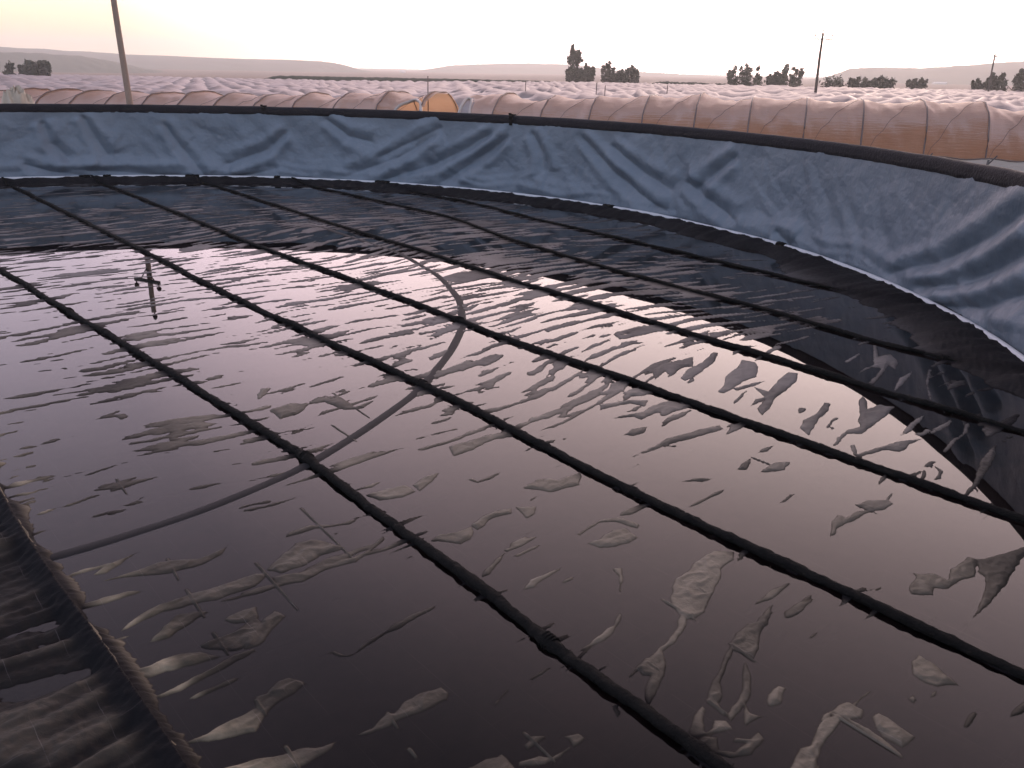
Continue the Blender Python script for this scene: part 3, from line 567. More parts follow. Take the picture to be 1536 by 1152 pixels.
# ------------------------------------------------------------------ ballast lines
def build_lines():
    info = {
        'F': 'nearest ballast line, brownish, with fabric gathered up along it at the left',
        'A': 'black ballast line from the left edge, second from the camera, lumpy where the hose crosses',
        'B': 'black ballast line in the middle of the pond, third from the camera',
        'C': 'black ballast line with the hose bend beside it, fourth from the camera',
        'D': 'black ballast line along the edge of the bright reflection, fifth from the camera',
        'E': 'thin black ballast line lying in the dark reflection of the wall',
        'G': 'thin black ballast line closest to the far wall and white pipe'}
    ties = {'A': [(105, 470), (462, 690), (830, 962)], 'B': [(638, 578)], 'C': [(690, 482)], 'D': [], 'E': [(1415, 540)], 'F': [], 'G': []}
    cu, cv = CX * DV[0] + CY * DV[1], CX * NV[0] + CY * NV[1]
    for k in KEYS:
        vm = float(np.mean(np.array(LINES[k])[:, 1])); half = math.sqrt(max(.1, (R0 - .10) ** 2 - (vm - cv) ** 2))
        u = np.arange(cu - half, cu + half, .016); v = line_v(k, u)
        v = v + .016 * perlin(u / .8, u * 0 + ord(k), 91) + .006 * perlin(u / .12, u * 0 + ord(k), 92)
        rad0 = {'E': .021, 'G': .019, 'F': .011}.get(k, .0238)
        rad = rad0 * (1 - .45 * smooth(1.0, .3, cu + half - u)) * (1 + .16 * perlin(u / .34, u * 0 + ord(k), 99) + .10 * perlin(u / .16, u * 0 + ord(k), 93) + .10 * perlin(u / .05, u * 0 + ord(k), 94))
        z0 = {'F': .026, 'E': .012, 'G': .014}.get(k, .010)
        x = u * DV[0] + v * NV[0]; y = u * DV[1] + v * NV[1]
        z = z0 + .010 * perlin(u / .6, u * 0 + ord(k), 95)
        marg = R0 - np.hypot(x - CX, y - CY); z = z + .075 * smooth(.55, .1, marg)
        lump = np.zeros(len(u))
        tl = []
        for px, py in ties[k]:
            d = ray(px, py); q = -CAMZ / d.z; ut = (d.x * DV[0] + d.y * DV[1]) * q; lump += np.exp(-((u - ut) / .07) ** 2); tl.append(ut)
        rad = rad * (1 + .35 * lump)
        seg = 14
        ph = np.linspace(0, 2 * np.pi, seg, endpoint=False)
        U, PH = np.meshgrid(u, ph, indexing='ij')
        wob = 1 + .17 * perlin(U / .06 + 1.2 * np.sin(PH), np.cos(PH) * 1.1 + ord(k), 96) + .15 * perlin(U / .035, np.sin(PH) * 1.4 + np.cos(PH), 97) * 1.3
        wob = wob + .10 * np.abs(perlin(U / .11 + .8 * PH, PH * 1.3 + ord(k), 98))
        wob = wob * (1 + .16 * np.maximum(0, np.cos(PH - .5)) ** 6)
        mid = len(u) // 2; org = np.array([x[mid], y[mid], z[mid]])
        pts = np.stack([x, y, z], 1) - org
        root = empty('ballast_line', org)
        tag(root, info[k], 'ballast line', 'ballast lines across the floating cover')
        V, F = tube_geo(pts, rad, seg, False, wob)
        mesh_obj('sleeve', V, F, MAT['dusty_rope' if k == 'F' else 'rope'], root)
        for ut in tl:
            i = int(np.argmin(np.abs(u - ut))); w = rad[i]; e = np.array([NV[0], NV[1], 0]); q = pts[i]
            # a cord wound a few times round the sleeve with two loose ends
            ph2 = np.linspace(0, 2 * np.pi * 3.3, 60)
            hel = q + np.stack([(ph2 / 20 - .5) * .055 * DV[0] + w * 1.10 * np.cos(ph2) * NV[0], (ph2 / 20 - .5) * .055 * DV[1] + w * 1.10 * np.cos(ph2) * NV[1], w * 1.10 * np.sin(ph2)], 1)
            g = Geo().tube(hel, .0055, 6)
            g.build('tie', MAT['rope'], root)
build_lines()

def build_hose():
    P = np.array(HOSE); c = np.array([-6.65, 7.57])
    a0 = math.atan2(P[0][1] - c[1], P[0][0] - c[0])
    pre = [(c[0] + 6.2 * math.cos(a0 + s), c[1] + 6.2 * math.sin(a0 + s)) for s in (.42, .28, .14)]
    P = np.concatenate([pre, P, [(-2.62, 3.22), (-3.2, 2.95)]])
    t = np.concatenate([[0], np.cumsum(np.linalg.norm(np.diff(P, axis=0), axis=1))]); tt = np.arange(0, t[-1], .03)
    p = np.stack([np.interp(tt, t, P[:, 0]), np.interp(tt, t, P[:, 1])], 1)
    for _ in range(60): p[1:-1] = (p[:-2] + 2 * p[1:-1] + p[2:]) / 4
    z = -.014 + .006 * perlin(tt / .5, tt * 0, 101)
    pts = np.concatenate([p, z[:, None]], 1); org = pts[len(pts) // 2].copy()
    n = len(pts); seg = 14
    V, F = tube_geo(pts - org, .050, seg)
    V = np.array(V); V[:, 2] *= .42
    o = mesh_obj('hose', V, F, MAT['hose']); o.location = (org[0], org[1], org[2])
    tag(o, 'dark hose curving in an arc beneath the ballast lines', 'hose')
build_hose()

# ------------------------------------------------------------------ ground
def build_ground():
    a = np.concatenate([np.linspace(-1, 1, 60)]); xs = np.sign(a) * (np.abs(a) ** 3) * 9000
    ys = np.concatenate([np.linspace(-1, 0, 12)[:-1] ** 3 * 3000, np.linspace(0, 1, 70) ** 3 * 9000])
    X, Y = np.meshgrid(xs, ys); Z = ground_z(X, Y)
    tag(mesh_obj('ground', np.stack([X, Y, Z], -1).reshape(-1, 3), grid_faces(len(ys), len(xs)), MAT['ground']), kind='structure')
build_ground()

# ------------------------------------------------------------------ tunnels
PHI = math.radians(17); NT = np.array([math.sin(PHI), math.cos(PHI)]); UT = np.array([math.cos(PHI), -math.sin(PHI)])
TW, TH_, PITCHROW, HOOP = 7.3, 3.18, 7.9, 2.75

def tunnel_film(D, s0, s1, ds, seed, detail, holes=()):
    s = np.arange(s0, s1, ds); nt = 25 if detail else 15
    t = np.linspace(0, np.pi, nt)
    c = -np.cos(t); cs = np.sign(c) * np.abs(c) ** .85; sn = np.sin(t) ** .78
    ph = (s / HOOP + seed * .37) % 1.0
    cell = np.floor(s / HOOP + seed * .37)
    rnd = (np.sin(cell * 12.9898 + seed * 78.233) * 43758.5453) % 1.0
    rnd1 = (np.sin((cell + 1) * 12.9898 + seed * 78.233) * 43758.5453) % 1.0
    sag = np.abs(np.sin(np.pi * ph)) ** .75 * (.05 + .15 * rnd) * (1.15 if detail else 1.3)                # slack between the hoops, pulled by the cords
    lean = .10 * perlin(s / 6, s * 0 + seed, 111)
    hs = 1 + .06 * perlin(s / 9, s * 0 + seed, 112) + .035 * ((rnd * (1 - ph) + rnd1 * ph) - .5)
    S, T = np.meshgrid(s, t, indexing='ij')
    k = 1 - sag[:, None] * (.35 + .65 * np.sin(T)) * .62
    wr = perlin(S / .5 + 2 * np.sin(T), T * 2.2, 113 + seed) * .03 + perlin(S / .9, T * 9, 114 + seed) * .018
    k = k + wr
    a = cs[None] * TW / 2 * k + lean[:, None]; z = sn[None] * TH_ * k * hs[:, None]
    cx = NT[0] * (D + TW / 2) + UT[0] * S + NT[0] * a; cy = NT[1] * (D + TW / 2) + UT[1] * S + NT[1] * a
    gz = ground_z(NT[0] * (D + TW / 2) + UT[0] * s, NT[1] * (D + TW / 2) + UT[1] * s)
    V = np.stack([cx, cy, z + gz[:, None]], -1).reshape(-1, 3)
    F = grid_faces(len(s), nt)
    if holes:
        si = F[:, 0] // nt; ti = F[:, 0] % nt; keep = np.ones(len(F), bool)
        for h0, h1, zt in holes:
            sm = s[si]; q = (sm - h0) / (h1 - h0); lim = zt * np.sqrt(np.clip(1 - (2 * q - 1) ** 2, 0, 1))
            keep &= ~((q > 0) & (q < 1) & (ti < nt // 2) & (z[si, ti] < lim))
        F = F[keep]
    return V, F

def tun_pt(D, s, a, z):
    x = NT[0] * (D + TW / 2 + a) + UT[0] * s; y = NT[1] * (D + TW / 2 + a) + UT[1] * s
    g = float(ground_z(NT[0] * (D + TW / 2) + UT[0] * s, NT[1] * (D + TW / 2) + UT[1] * s))
    return np.array([x, y, g + z])

def px_to_s(px, D):                                   # where the sight line of a column meets the near side of a row
    d = ray(px, 150); k = D / (d.x * NT[0] + d.y * NT[1]); return (d.x * UT[0] + d.y * UT[1]) * k

def hoop_path(D, s, k=1.0):
    t = np.linspace(0, np.pi, 21); c = -np.cos(t)
    a = np.sign(c) * np.abs(c) ** .85 * TW / 2 * k; z = np.sin(t) ** .78 * TH_ * k
    return np.array([tun_pt(D, s, aa, zz) for aa, zz in zip(a, z)])

def build_tunnels():
    D0 = 46.5
    sb = px_to_s(648, D0)
    spec = [(-74.0, sb - .9, 1, 'long orange-lit plastic tunnel behind the tank, left of the break in the nearest row',
             [(px_to_s(564, D0), px_to_s(640, D0), 2.8)]),
            (sb + 1.3, 31.0, 2, 'long orange-lit plastic tunnel behind the tank on the right, large hoops showing through',
             [(px_to_s(655, D0) + .5, px_to_s(702, D0), 2.9)])]
    for s0, s1, seed, label, holes in spec:
        mid = (s0 + s1) / 2; org = tun_pt(D0, mid, 0, 0)
        root = tag(empty('plastic_tunnel', org), label, 'plastic tunnel', 'plastic tunnels in the field')
        V, F = tunnel_film(D0, s0, s1, .16, seed, True, holes)
        G3 = (V - org).reshape(-1, 25, 3)
        mesh_obj('film', V - org, F, MAT['film'], root)
        for h0, h1, zt in holes:                       # rolled-up edge round each opening
            q = np.linspace(.02, .98, 40); P = []
            for qq in q:
                zz = zt * math.sqrt(max(0, 1 - (2 * qq - 1) ** 2)); i = min(max(int(round((h0 + (h1 - h0) * qq - s0) / .16)), 0), len(G3) - 1)
                row = G3[i][:12]; g = float(ground_z(*(row[0] + org)[:2])) - org[2]; j = int(np.argmin(np.abs(row[:, 2] - g - zz))); P.append(row[j] - np.array([NT[0] * .04, NT[1] * .04, 0]))
            P = np.array(P)
            for _ in range(3): P[1:-1] = (P[:-2] + 2 * P[1:-1] + P[2:]) / 4
            Geo().tube(P, .09, 8).build('rolled_edge', MAT['skirt'], root)
        off = seed * .37
        k0 = math.ceil(s0 / HOOP + off); k1 = math.floor(s1 / HOOP + off)
        for k in range(k0, k1 + 1):
            s = (k - off) * HOOP
            i = min(max(int(round((s - s0) / .16)), 0), len(G3) - 1); row = G3[i]; ctr = row.mean(0); row = ctr + (row - ctr) * 1.012
            g = Geo(); g.tube(row, .042, 6); g.build('hoop', MAT['hoop'], root)
            # tie cord slanting over the film to the next hoop
            if s + HOOP < s1:
                js = np.arange(0, 13); ii = np.clip(np.round((s + HOOP * js / 13 - s0) / .16).astype(int), 0, len(G3) - 1)
                p = G3[ii, js] + np.array([-NT[0] * .05, -NT[1] * .05, .03])
                g = Geo(); g.tube(p, .011, 4); g.build('cord', MAT['hoop'], root)
            if s > -14:                                # anchor posts by the tank
                g = Geo(); q = tun_pt(D0, s, -TW / 2 - .8, -.1) - org
                g.tube([q, q + [0, 0, .45], q + [0.03, 0, .8]], [.07, .065, .05], 7)
                g.tube([q + [0, 0, .55], q + np.array([UT[0] * .35, UT[1] * .35, 1.0])], .03, 6)
                g.build('anchor_post', MAT['dark_metal'], root)
        # hem of loose film lying at the foot
        s = np.arange(s0, s1, .3); w = np.linspace(0, 1, 7)
        P = []
        for si in s:
            for wi in w:
                P.append(tun_pt(D0, si, -TW / 2 - .02 - 1.3 * wi, .62 * (1 - wi) ** 1.6 + .05 + .06 * math.sin(si * 2.9 + wi * 5) * (1 - wi * .5)))
        hem = np.array([tun_pt(D0, si, -TW / 2 - .07, .66 + .04 * math.sin(si * 2.9)) for si in s]) - org
        Geo().tube(hem, .035, 6).build('hem', MAT['hoop'], root)
        mesh_obj('skirt', np.array(P) - org, grid_faces(len(s), 7), MAT['skirt'], root)
    D = D0 + PITCHROW + .4; i = 0
    while D < 184:
        s0 = -1.30 * D - 12; s1 = .36 * D + 24
        if i > 3: s1 = .42 * D + 16
        mid = (s0 + s1) / 2; org = tun_pt(D, mid, 0, 0)
        V, F = tunnel_film(D, s0, s1, .34 if i < 4 else .55, 5 + i * 3, False)
        o = mesh_obj('plastic_tunnel', V - org, F, MAT['film_far']); o.location = org
        lab = {0: 'pale plastic tunnel directly behind the nearest orange-lit row'}.get(i, 'pale pink plastic tunnel among the many rows filling the field behind the front rows')
        tag(o, lab, 'plastic tunnel', 'plastic tunnels in the field' if i == 0 else 'far rows of plastic tunnels')
        D += PITCHROW; i += 1
build_tunnels()

# cream plastic heap at the far left end of the nearest row
def build_heap():
    c = at(10, 146, 60); n, m = 26, 40
    def blob(rx, ry, rz, seed, amp):
        t = np.linspace(0, np.pi / 2 * 1.1, n); a = np.linspace(0, 2 * np.pi, m, endpoint=False)
        T, A = np.meshgrid(t, a, indexing='ij'); k = 1 + amp * perlin(A * 1.6 + np.sin(T) * 2, T * 3, seed) * np.sin(T) ** .5 + amp * .5 * perlin(np.cos(A) * 4, np.sin(A) * 4 + T * 5, seed + 1)
        return np.stack([rx * k * np.sin(T) * np.cos(A), ry * k * np.sin(T) * np.sin(A), rz * k * np.cos(T)], -1).reshape(-1, 3), grid_faces(n, m, True)
    V, F = blob(1.25, 1.0, 3.3, 121, .22)
    g = float(ground_z(c.x, c.y))
    o = mesh_obj('plastic_heap', V, F, MAT['tarp']); o.location = (c.x + .55, c.y, g)
    tag(o, 'crumpled cream plastic heaped at the left end of the field', 'plastic sheeting')
    V, F = blob(2.2, 1.0, 3.05, 125, .22)
    o = mesh_obj('soil_mound', V, F, MAT['soil']); o.location = (c.x - .2, c.y - 2.6, g)
    tag(o, 'dark brown mound just above the black rim at the left edge', 'soil mound')
build_heap()

# ------------------------------------------------------------------ poles
def pole(px_b, py_b, dist, height, rad, label, arm=None, name='utility_pole', top_px=None, lean=0.0, mat='pole'):
    p = at(px_b, py_b, dist); g0 = float(ground_z(p.x, p.y))
    root = tag(empty(name, (p.x, p.y, g0)), label, 'utility pole')
    zt = np.linspace(-.3, height, 14)
    pts = np.stack([lean * zt + .03 * np.sin(zt * .7), 0 * zt, zt], 1)
    Geo().tube(pts, np.linspace(rad, rad * .68, 14), 12).build('shaft', MAT[mat], root)
    if arm:
        zc, L, ang = arm; ax = np.array([math.cos(ang), math.sin(ang), 0]); q = np.array([lean * zc, 0, zc])
        rot = np.array([[math.cos(ang), -math.sin(ang), 0], [math.sin(ang), math.cos(ang), 0], [0, 0, 1]])
        Geo().box(q + rot @ np.array([0, -rad - .03, 0]), (L, .09, .11), rot).build('crossarm', MAT['dark_metal'], root, False)
        g = Geo()
        for s in (-1, 1): g.tube([q + ax * s * L * .3 - rot @ np.array([0, rad, 0]), q - rot @ np.array([0, rad, 0]) - [0, 0, L * .34]], .018, 6)
        g.build('brace', MAT['dark_metal'], root)
        for s in (-.46, .46, 0):
            b = q + ax * s * L + rot @ np.array([0, -rad - .03, .055]) if s else np.array([lean * height, 0, height])
            h = .26 * max(.5, L / 1.2)
            g = Geo().tube([b + [0, 0, z] for z in (0, h * .35, h * .36, h * .55, h * .56, h * .9, h)], [.02, .02, .075, .05, .085, .055, .02], 10)
            g.build('insulator', MAT['insul'], root)
    return root
pole(196, 157, 30, 7.95, .112, 'tall wooden pole rising behind the black rim at the left, mirrored in the water', (6.85, 1.15, math.radians(-28)), lean=-.012)
pole(1222, 142, 92, 8.3, .16, 'dark utility pole with a crossarm standing among the tunnels, between two trees', (7.75, 1.8, math.radians(5)), lean=.006, mat='bark')
pole(1482, 138, 165, 8.6, .15, 'slim distant pole between two small trees at the right', (8.2, 1.4, math.radians(40)), lean=-.004, mat='bark')
def stake(px, pyb, dist, top_px_y, label):
    p = at(px, pyb, dist); t = at(px, top_px_y, dist); g0 = float(ground_z(p.x, p.y))
    o = Geo().tube([(0, 0, -.2), (0, 0, (t.z - g0) * .5), (.02, 0, t.z - g0)], [.035, .033, .03], 6).build('thin_post', MAT['hoop'])
    o.location = (p.x, p.y, g0); tag(o, label, 'post', 'thin posts among the tunnels')
stake(642, 155, 56, 114, 'thin post standing in the gap of the nearest tunnel row, beside the opening')
stake(788, 138, 68, 121, 'thin short post among the tunnels, left of the tall tree clump')
stake(894, 142, 62, 124, 'thin post in front of the tall tree clump, left one of a pair')
stake(907, 140, 66, 128, 'thin post in front of the tall tree clump, right one of a pair')
stake(1000, 142, 62, 128, 'thin post among the tunnels just right of the tall tree clump')

# ------------------------------------------------------------------ trees
def tree(px, base_py, top_py, w_px, dist, label, kind='round', seed=0, cat='tree'):
    rs = np.random.default_rng(100 + seed)
    b = at(px, base_py, dist); t = at(px, top_py, dist); g0 = float(ground_z(b.x, b.y))
    Ht = t.z - g0; W = .97 * w_px / FPX * dist
    root = tag(empty('bush' if cat == 'bush' else 'tree', (b.x, b.y, g0)), label, cat, 'trees at the far edge of the field')
    lo = max(.3, (b.z - g0)); vis = Ht - lo
    g = Geo(); trunk_top = Ht * .86
    zt = np.linspace(-.3, trunk_top, 8); wx = np.cumsum(rs.normal(0, .10, 8)) * (W * .08)
    tr = np.stack([wx, wx * .6, zt], 1)
    g.tube(tr, np.linspace(.035 * Ht * .75 + .05, .03, 8), 8)
    # clumps: limbs end in leaf clusters
    cl = []
    nC = {'round': 34, 'tall': 22, 'open': 28, 'bush': 16, 'col': 18}[kind]
    if kind in ('open', 'round'):                      # several upright limbs of uneven height
        nL = 9 if kind == 'open' else 11
        for i in range(nL):
            bx = W * ((i + .5) / nL - .5) * .92 + rs.normal(0, W * .03); by = rs.normal(0, W * .16)
            top = (1 - .50 * (abs(bx) / W) ** 1.2 * rs.uniform(.5, 1.3)) * rs.uniform(.80, 1.0)
            if i == nL // 2: top = 1.0
            for q in np.linspace(0, 1, 7):
                if rs.uniform() < (.16 if kind == 'open' else .06): continue
                cl.append((bx * (.85 + .25 * q) + rs.normal(0, W * .025), by, lo * .75 + vis * top * q * .97, W * (.085 if kind == 'open' else .105) * (1.15 - .60 * q) * min(1, .55 + 2 * q) * rs.uniform(.7, 1.25)))
        nC = 0
    for i in range(nC):
        if kind in ('tall', 'col'): f = rs.uniform(.05, 1) ; env = .50 * (1 - f) ** .5 * (1 + .5 * rs.uniform(-1, 1)) + .06
        elif kind == 'bush': f = rs.uniform(0, .85); env = .5 * math.sqrt(max(0, 1 - f ** 2))
        elif kind == 'open': f = rs.uniform(.0, 1); env = .5 * (.45 + .75 * math.sin(math.pi * min(1, f * .9 + .08)) * rs.uniform(.5, 1))
        else: f = rs.uniform(0, 1); env = .5 * math.sqrt(max(.02, 1 - (f * 1.02) ** 2.2)) * rs.uniform(.75, 1.05) 
        a = rs.uniform(0, 2 * math.pi); r = W * env * math.sqrt(rs.uniform(.15, 1))
        z = lo * .75 + (vis + lo * .25) * f * .95
        cl.append((r * math.cos(a), r * math.sin(a), z, W * {'round': .13, 'tall': .17, 'open': .11, 'bush': .19, 'col': .2}[kind] * rs.uniform(.55, 1.2)))
    if kind in ('tall', 'col'):       # upright leader shoots make the outline uneven
        for i in range(9 if kind == 'open' else 6):
            q = W * rs.uniform(-.42, .42) * (.35 if kind in ('tall', 'col') else 1)
            hh = (1 - rs.uniform(0, .12) - abs(q) / W * .55)
            for e in range(3): cl.append((q + rs.normal(0, W * .02), rs.normal(0, W * .1), lo + vis * (hh - .07 * e), W * .065 * (1 + .45 * e)))
    for c in cl[::3]:
        k = int(np.argmin(np.abs(tr[:, 2] - c[2] * .8))); k = max(1, k)
        g.tube([tr[k - 1], (tr[k - 1] + np.array(c[:3])) / 2 + [0, 0, -.1], c[:3]], [.012 * Ht, .008 * Ht, .02], 5)
    g.build('trunk', MAT['bark'], root)
    V = []; F = []
    per = 40
    for (x, y, z, r) in cl:
        P = rs.normal(0, .62, (per, 3)) * r
        P *= [1, 1, 1.15]; P += [x, y, z]
        A = rs.normal(0, 1, (per, 3)); A /= np.linalg.norm(A, axis=1)[:, None]; B = np.cross(A, rs.normal(0, 1, (per, 3))); B /= np.linalg.norm(B, axis=1)[:, None]
        L = rs.uniform(.5, 1.2, per)[:, None] * max(.15, .019 * dist / 10)
        for p, aa, bb in zip(P, A * L, B * L * .45):
            n0 = len(V); V += [p - aa, p + bb, p + aa, p - bb]; F.append([n0, n0 + 1, n0 + 2, n0 + 3])
    V = np.array(V); V[:, 2] = np.maximum(V[:, 2], .05)
    mesh_obj('crown', V, np.array(F), MAT['leaf'], root, False)
T = [
 (857, 124, 66, 12, 225, 'tallest slender tree of the clump, its tip standing above the rest', 'col'),
 (866, 124, 76, 14, 226, 'second slender tree of the tall clump, just right of the tallest', 'col'),
 (863, 125, 94, 24, 218, 'broad dark tree at the foot of the two slender tips', 'round'),
 (880, 125, 91, 20, 220, 'dense tree in the middle of the tall clump, left of the bright gap', 'round'),
 (912, 126, 88, 20, 222, 'open airy tree right of the bright gap in the clump', 'open'),
 (927, 126, 103, 22, 219, 'low dense tree between the airy tree and the last one of the clump', 'round'),
 (945, 127, 95, 26, 221, 'rounded tree closing the tall clump on its right', 'round'),
 (1113, 130, 93, 46, 205, 'wide dark tree left of the crossarm pole, two trees away from it', 'open'),
 (1163, 131, 105, 22, 208, 'small tree leaning against the bigger pointed tree beside the crossarm pole', 'round'),
 (1183, 131, 92, 38, 206, 'pointed dark tree just left of the crossarm pole', 'open'),
 (1248, 132, 116, 26, 215, 'low round bush just right of the crossarm pole', 'bush'),
 (1290, 133, 112, 36, 210, 'ragged tree, left one of the joined pair under the right hill', 'open'),
 (1319, 133, 111, 34, 210, 'ragged tree, right one of the joined pair under the right hill', 'round'),
 (1376, 134, 112, 26, 212, 'small solitary tree in front of the right hill', 'open'),
 (1466, 137, 113, 16, 190, 'small leaning tree left of the slim distant pole', 'open'),
 (1488, 137, 104, 22, 192, 'upright tree right of the slim distant pole', 'open'),
 (1525, 138, 98, 44, 186, 'tree cut off by the right edge of the picture', 'open'),
 (14, 104, 95, 12, 230, 'tiny bush at the far left edge of the field', 'bush'),
 (36, 105, 90, 13, 225, 'small bushy tree left of the larger one at the far left', 'round'),
 (60, 105, 83, 27, 224, 'bushy tree at the far left, before the dark hillside', 'round'),
]
for i, t in enumerate(T): tree(*t, seed=i, cat='bush' if t[6] == 'bush' else 'tree')

# ------------------------------------------------------------------ far things
def ridge(name, crest, dist, depth_front, depth_back, seed, base_z=-4.5):
    pts = [at(x, y, dist) for x, y in crest]
    xs = np.array([p.x for p in pts]); ys = np.array([p.y for p in pts]); zs = np.array([p.z for p in pts])
    t = np.linspace(0, 1, len(xs)); tt = np.linspace(0, 1, 160)
    X, Y, Z = np.interp(tt, t, xs), np.interp(tt, t, ys), np.interp(tt, t, zs)
    for _ in range(6): Z[1:-1] = (Z[:-2] + 2 * Z[1:-1] + Z[2:]) / 4
    f = np.linspace(-1, 1, 41); V = []
    for q in f:
        w = (1 - abs(q)) ; prof = w * w * (3 - 2 * w)
        k = 1 + q * (depth_front if q < 0 else depth_back) / dist
        zz = base_z + (Z - base_z) * prof + (perlin(tt * 22 + q * 3, tt * 0 + q * 5, seed) * 4 + perlin(tt * 90, tt * 0 + q * 20, seed + 1) * 1.2) * prof * (1 - prof * .75) * dist / 1500
        V.append(np.stack([X * k, Y * k, zz], 1))
    o = mesh_obj(name, np.concatenate(V), grid_faces(41, 160), MAT['hill']); tag(o, kind='structure')
ridge('hill', [(-260, 82), (-100, 74), (0, 78), (60, 80), (120, 84), (170, 92), (215, 103), (250, 108)], 900, 250, 300, 131)
ridge('hill', [(-400, 60), (-150, 62), (0, 70), (100, 76), (200, 82), (350, 88), (480, 92), (510, 96), (545, 106), (600, 112)], 1700, 500, 500, 133)
ridge('hill', [(600, 112), (650, 103), (680, 98), (730, 96), (800, 95), (860, 97), (920, 105), (1000, 110), (1080, 115), (1140, 121)], 2300, 600, 500, 135)
ridge('hill', [(1180, 124), (1240, 116), (1275, 103), (1310, 101), (1390, 102), (1450, 98), (1536, 92), (1650, 84), (1800, 90)], 1500, 500, 500, 137)
ridge('hill', [(420, 104), (560, 103), (640, 105), (800, 108), (960, 112), (1100, 117), (1250, 121), (1400, 127)], 3400, 700, 500, 139)

def hedge(name, p, dist, h, label, seed):
    n = 240; tt = np.linspace(0, 1, n); V = []
    A = np.array([at(x, y, dist)[:] for x, y in p]); t = np.linspace(0, 1, len(p))
    X, Y, Z = [np.interp(tt, t, A[:, i]) for i in range(3)]
    g = ground_z(X, Y); hh = (Z - g) + perlin(tt * 70, tt * 0, seed) * h * .35 + perlin(tt * 14, tt * 0, seed + 1) * h * .3
    hh = .4 + (hh - .4) * smooth(0, .12, tt) * smooth(1.02, .9, tt)
    for (k, f) in ((1.0, 0), (1.0, .8), (1.003, 1), (1.008, .8), (1.008, 0)): V.append(np.stack([X * k, Y * k, np.where(f > 0, g + hh * f, g - 1)], 1))
    tag(mesh_obj(name, np.concatenate(V), grid_faces(5, n), MAT['hedge'], None, False), label, 'hedge')
hedge('hedgerow', [(345, 112.3), (500, 114.8), (640, 117.6), (780, 120.4), (850, 122.2)], 240, .35, 'low dark hedgerow along the far edge of the tunnel field, left of the tall clump', 141)
hedge('hedgerow', [(955, 122), (1020, 123), (1100, 126), (1160, 128), (1230, 130)], 240, .5, 'low dark hedgerow along the far edge of the tunnel field, right of the tall clump', 143)
def shed(px, py, dist, w, h, label):
    p = at(px, py, dist); g = Geo(); g0 = float(ground_z(p.x, p.y)); 
    root = tag(empty('shed', (p.x, p.y, p.z)), label, 'shed')
    Geo().box((0, 0, -h / 2), (w, w * .4, h * 2)).build('wall', MAT['shed'], root, False)
    V = [(-w * .53, -w * .24, h * .5), (w * .53, -w * .24, h * .5), (w * .53, w * .24, h * .5), (-w * .53, w * .24, h * .5), (-w * .53, 0, h * .8), (w * .53, 0, h * .8)]
    mesh_obj('roof', V, [(0, 1, 5, 4), (2, 3, 4, 5), (0, 4, 3), (1, 2, 5), (0, 3, 2, 1)], MAT['shed'], root, False)
shed(1409, 126, 1020, 13, 2.2, 'long pale shed at the foot of the right hill')
shed(604, 108, 1500, 9, 3, 'tiny pale shed in the hazy valley left of the middle hill')

# ------------------------------------------------------------------ haze
def build_haze():
    m, nt, out = new_mat('air_haze'); n = N(nt)
    v = n('ShaderNodeVolumePrincipled', {'Color': rgb(*HAZE_COL), 'Density': HAZE_D, 'Anisotropy': .5})
    n.link(v.outputs[0], out.inputs['Volume'])
    o = Geo().box((0, 1880, 45), (9000, 4640, 110)).build('haze', m, None, False)
    tag(o, kind='stuff')
HAZE_COL = (.97, .95, .92); HAZE_D = .00042
build_haze()

# ------------------------------------------------------------------ light
SK = .4                                                    # keeps the ramp colours below one
def _sc(r, g, b): return rgb(r * SK, g * SK, b * SK)
SKY_STOPS = [(0, _sc(.50, .66, 1.0)), (.42, _sc(.64, .71, .95)), (.70, _sc(.66, .57, .72)), (.82, _sc(.82, .66, .80)), (.875, _sc(1.45, 1.10, 1.22)), (.94, _sc(1.88, 1.42, 1.43)), (1.0, _sc(2.3, 1.82, 1.72))]
SUN_AZ, SUN_EL = math.radians(22), math.radians(2.5)      # azimuth clockwise from +Y
w = bpy.data.worlds.new('World'); sc.world = w; w.use_nodes = True; nt = w.node_tree; nt.nodes.clear(); n = N(nt)
sky = n('ShaderNodeTexSky', sky_type='NISHITA'); sky.sun_disc = False
sky.sun_elevation = SUN_EL; sky.sun_rotation = SUN_AZ
sky.altitude = 100; sky.air_density = 1.0; sky.dust_density = 2.5; sky.ozone_density = 1.5
hs = n('ShaderNodeHueSaturation', {'Saturation': .6, 'Color': sky.outputs[0]})
tint = n.mix(1.0, hs.outputs[0], rgb(.10, .093, .097), 'MULTIPLY')
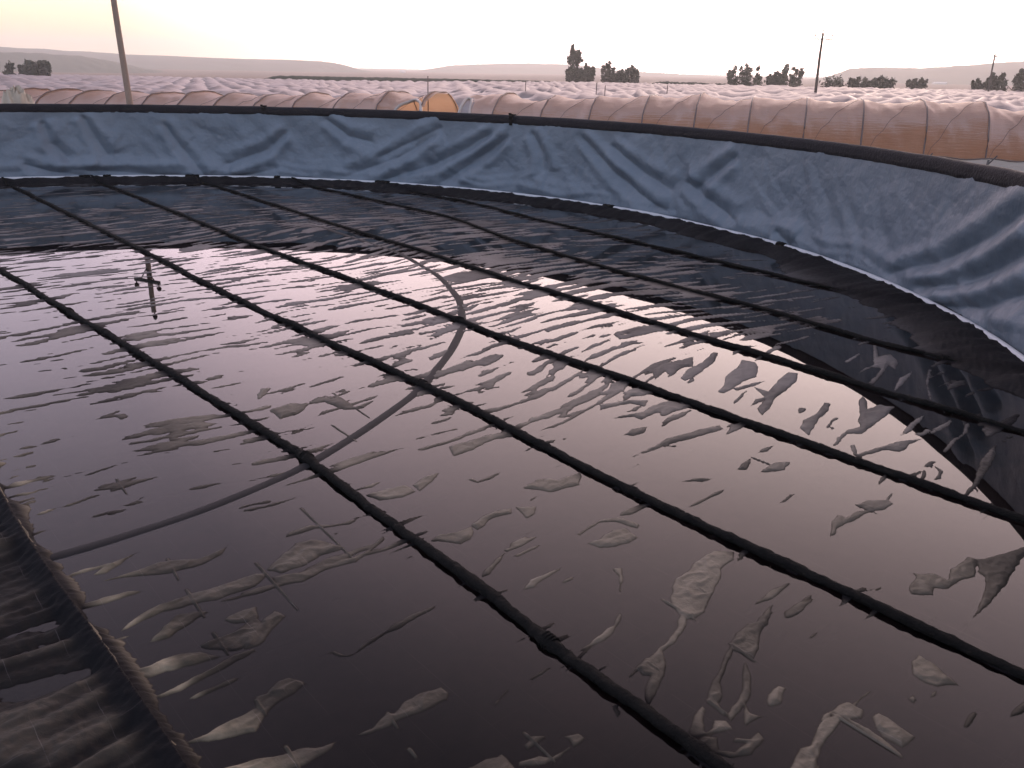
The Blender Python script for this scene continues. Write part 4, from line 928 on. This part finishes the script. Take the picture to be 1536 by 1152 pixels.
# bright thin overcast of the twilight: pinkish towards the sun, blue behind the camera
dirn = n('ShaderNodeTexCoord').outputs['Generated']; el = n('ShaderNodeSeparateXYZ', {0: dirn}).outputs[2]
cs = n('ShaderNodeVectorMath', {0: dirn, 1: (math.sin(SUN_AZ), math.cos(SUN_AZ), 0)}, operation='DOT_PRODUCT').outputs['Value']
veil = n.ramp(n.math('MULTIPLY_ADD', cs, .5, .5), SKY_STOPS)
low = n('ShaderNodeMapRange', {0: el, 1: .135, 2: .025}).outputs[0]
off = n('ShaderNodeMapRange', {0: cs, 1: .93, 2: .70}).outputs[0]
veil = n.mix(n.math('MULTIPLY', low, off), veil, rgb(1.02 * SK, .78 * SK, .33 * SK))
gl0 = n('ShaderNodeMapRange', {0: el, 1: .74, 2: .24, 3: .24, 4: 1.75}).outputs[0]
glow = gl0
horiz = n('ShaderNodeMapRange', {0: el, 1: .17, 2: .03, 3: 0.0, 4: 1.0}).outputs[0]
front = n('ShaderNodeMapRange', {0: cs, 1: -.2, 2: .6}).outputs[0]
glow = n.math('MULTIPLY_ADD', n.math('SUBTRACT', glow, 1.0), front, 1.0)
glow = n.math('MULTIPLY_ADD', n.math('SUBTRACT', 1.0, n.math('MULTIPLY', low, off)), n.math('SUBTRACT', glow, 1.0), 1.0)
glow = n.math('MULTIPLY', glow, n.math('MULTIPLY_ADD', n.math('MULTIPLY', horiz, n.math('SUBTRACT', 1.0, off)), .95, 1.0))
veil = n('ShaderNodeVectorMath', {0: veil, 3: glow}, operation='SCALE').outputs[0]
tot = n.mix(1.0, tint, n('ShaderNodeVectorMath', {0: veil, 3: 1 / SK}, operation='SCALE').outputs[0], 'ADD')
bg = n('ShaderNodeBackground', {0: tot, 1: 1.0}); wo = n('ShaderNodeOutputWorld'); n.link(bg.outputs[0], wo.inputs[0])
sd = bpy.data.lights.new('sun', 'SUN'); sd.energy = .6; sd.angle = math.radians(10); sd.color = (1, .80, .62)
so = bpy.data.objects.new('sun', sd); COL.objects.link(so)
dirv = Vector((math.sin(SUN_AZ) * math.cos(SUN_EL), math.cos(SUN_AZ) * math.cos(SUN_EL), math.sin(SUN_EL)))
so.rotation_euler = dirv.to_track_quat('Z', 'Y').to_euler()

sc.view_settings.view_transform = 'Standard'; sc.view_settings.look = 'None'
sc.view_settings.exposure = .35
sc.view_settings.gamma = 1.0
sc.cycles.volume_bounces = 1
sc.cycles.max_bounces = 8; sc.cycles.transparent_max_bounces = 12
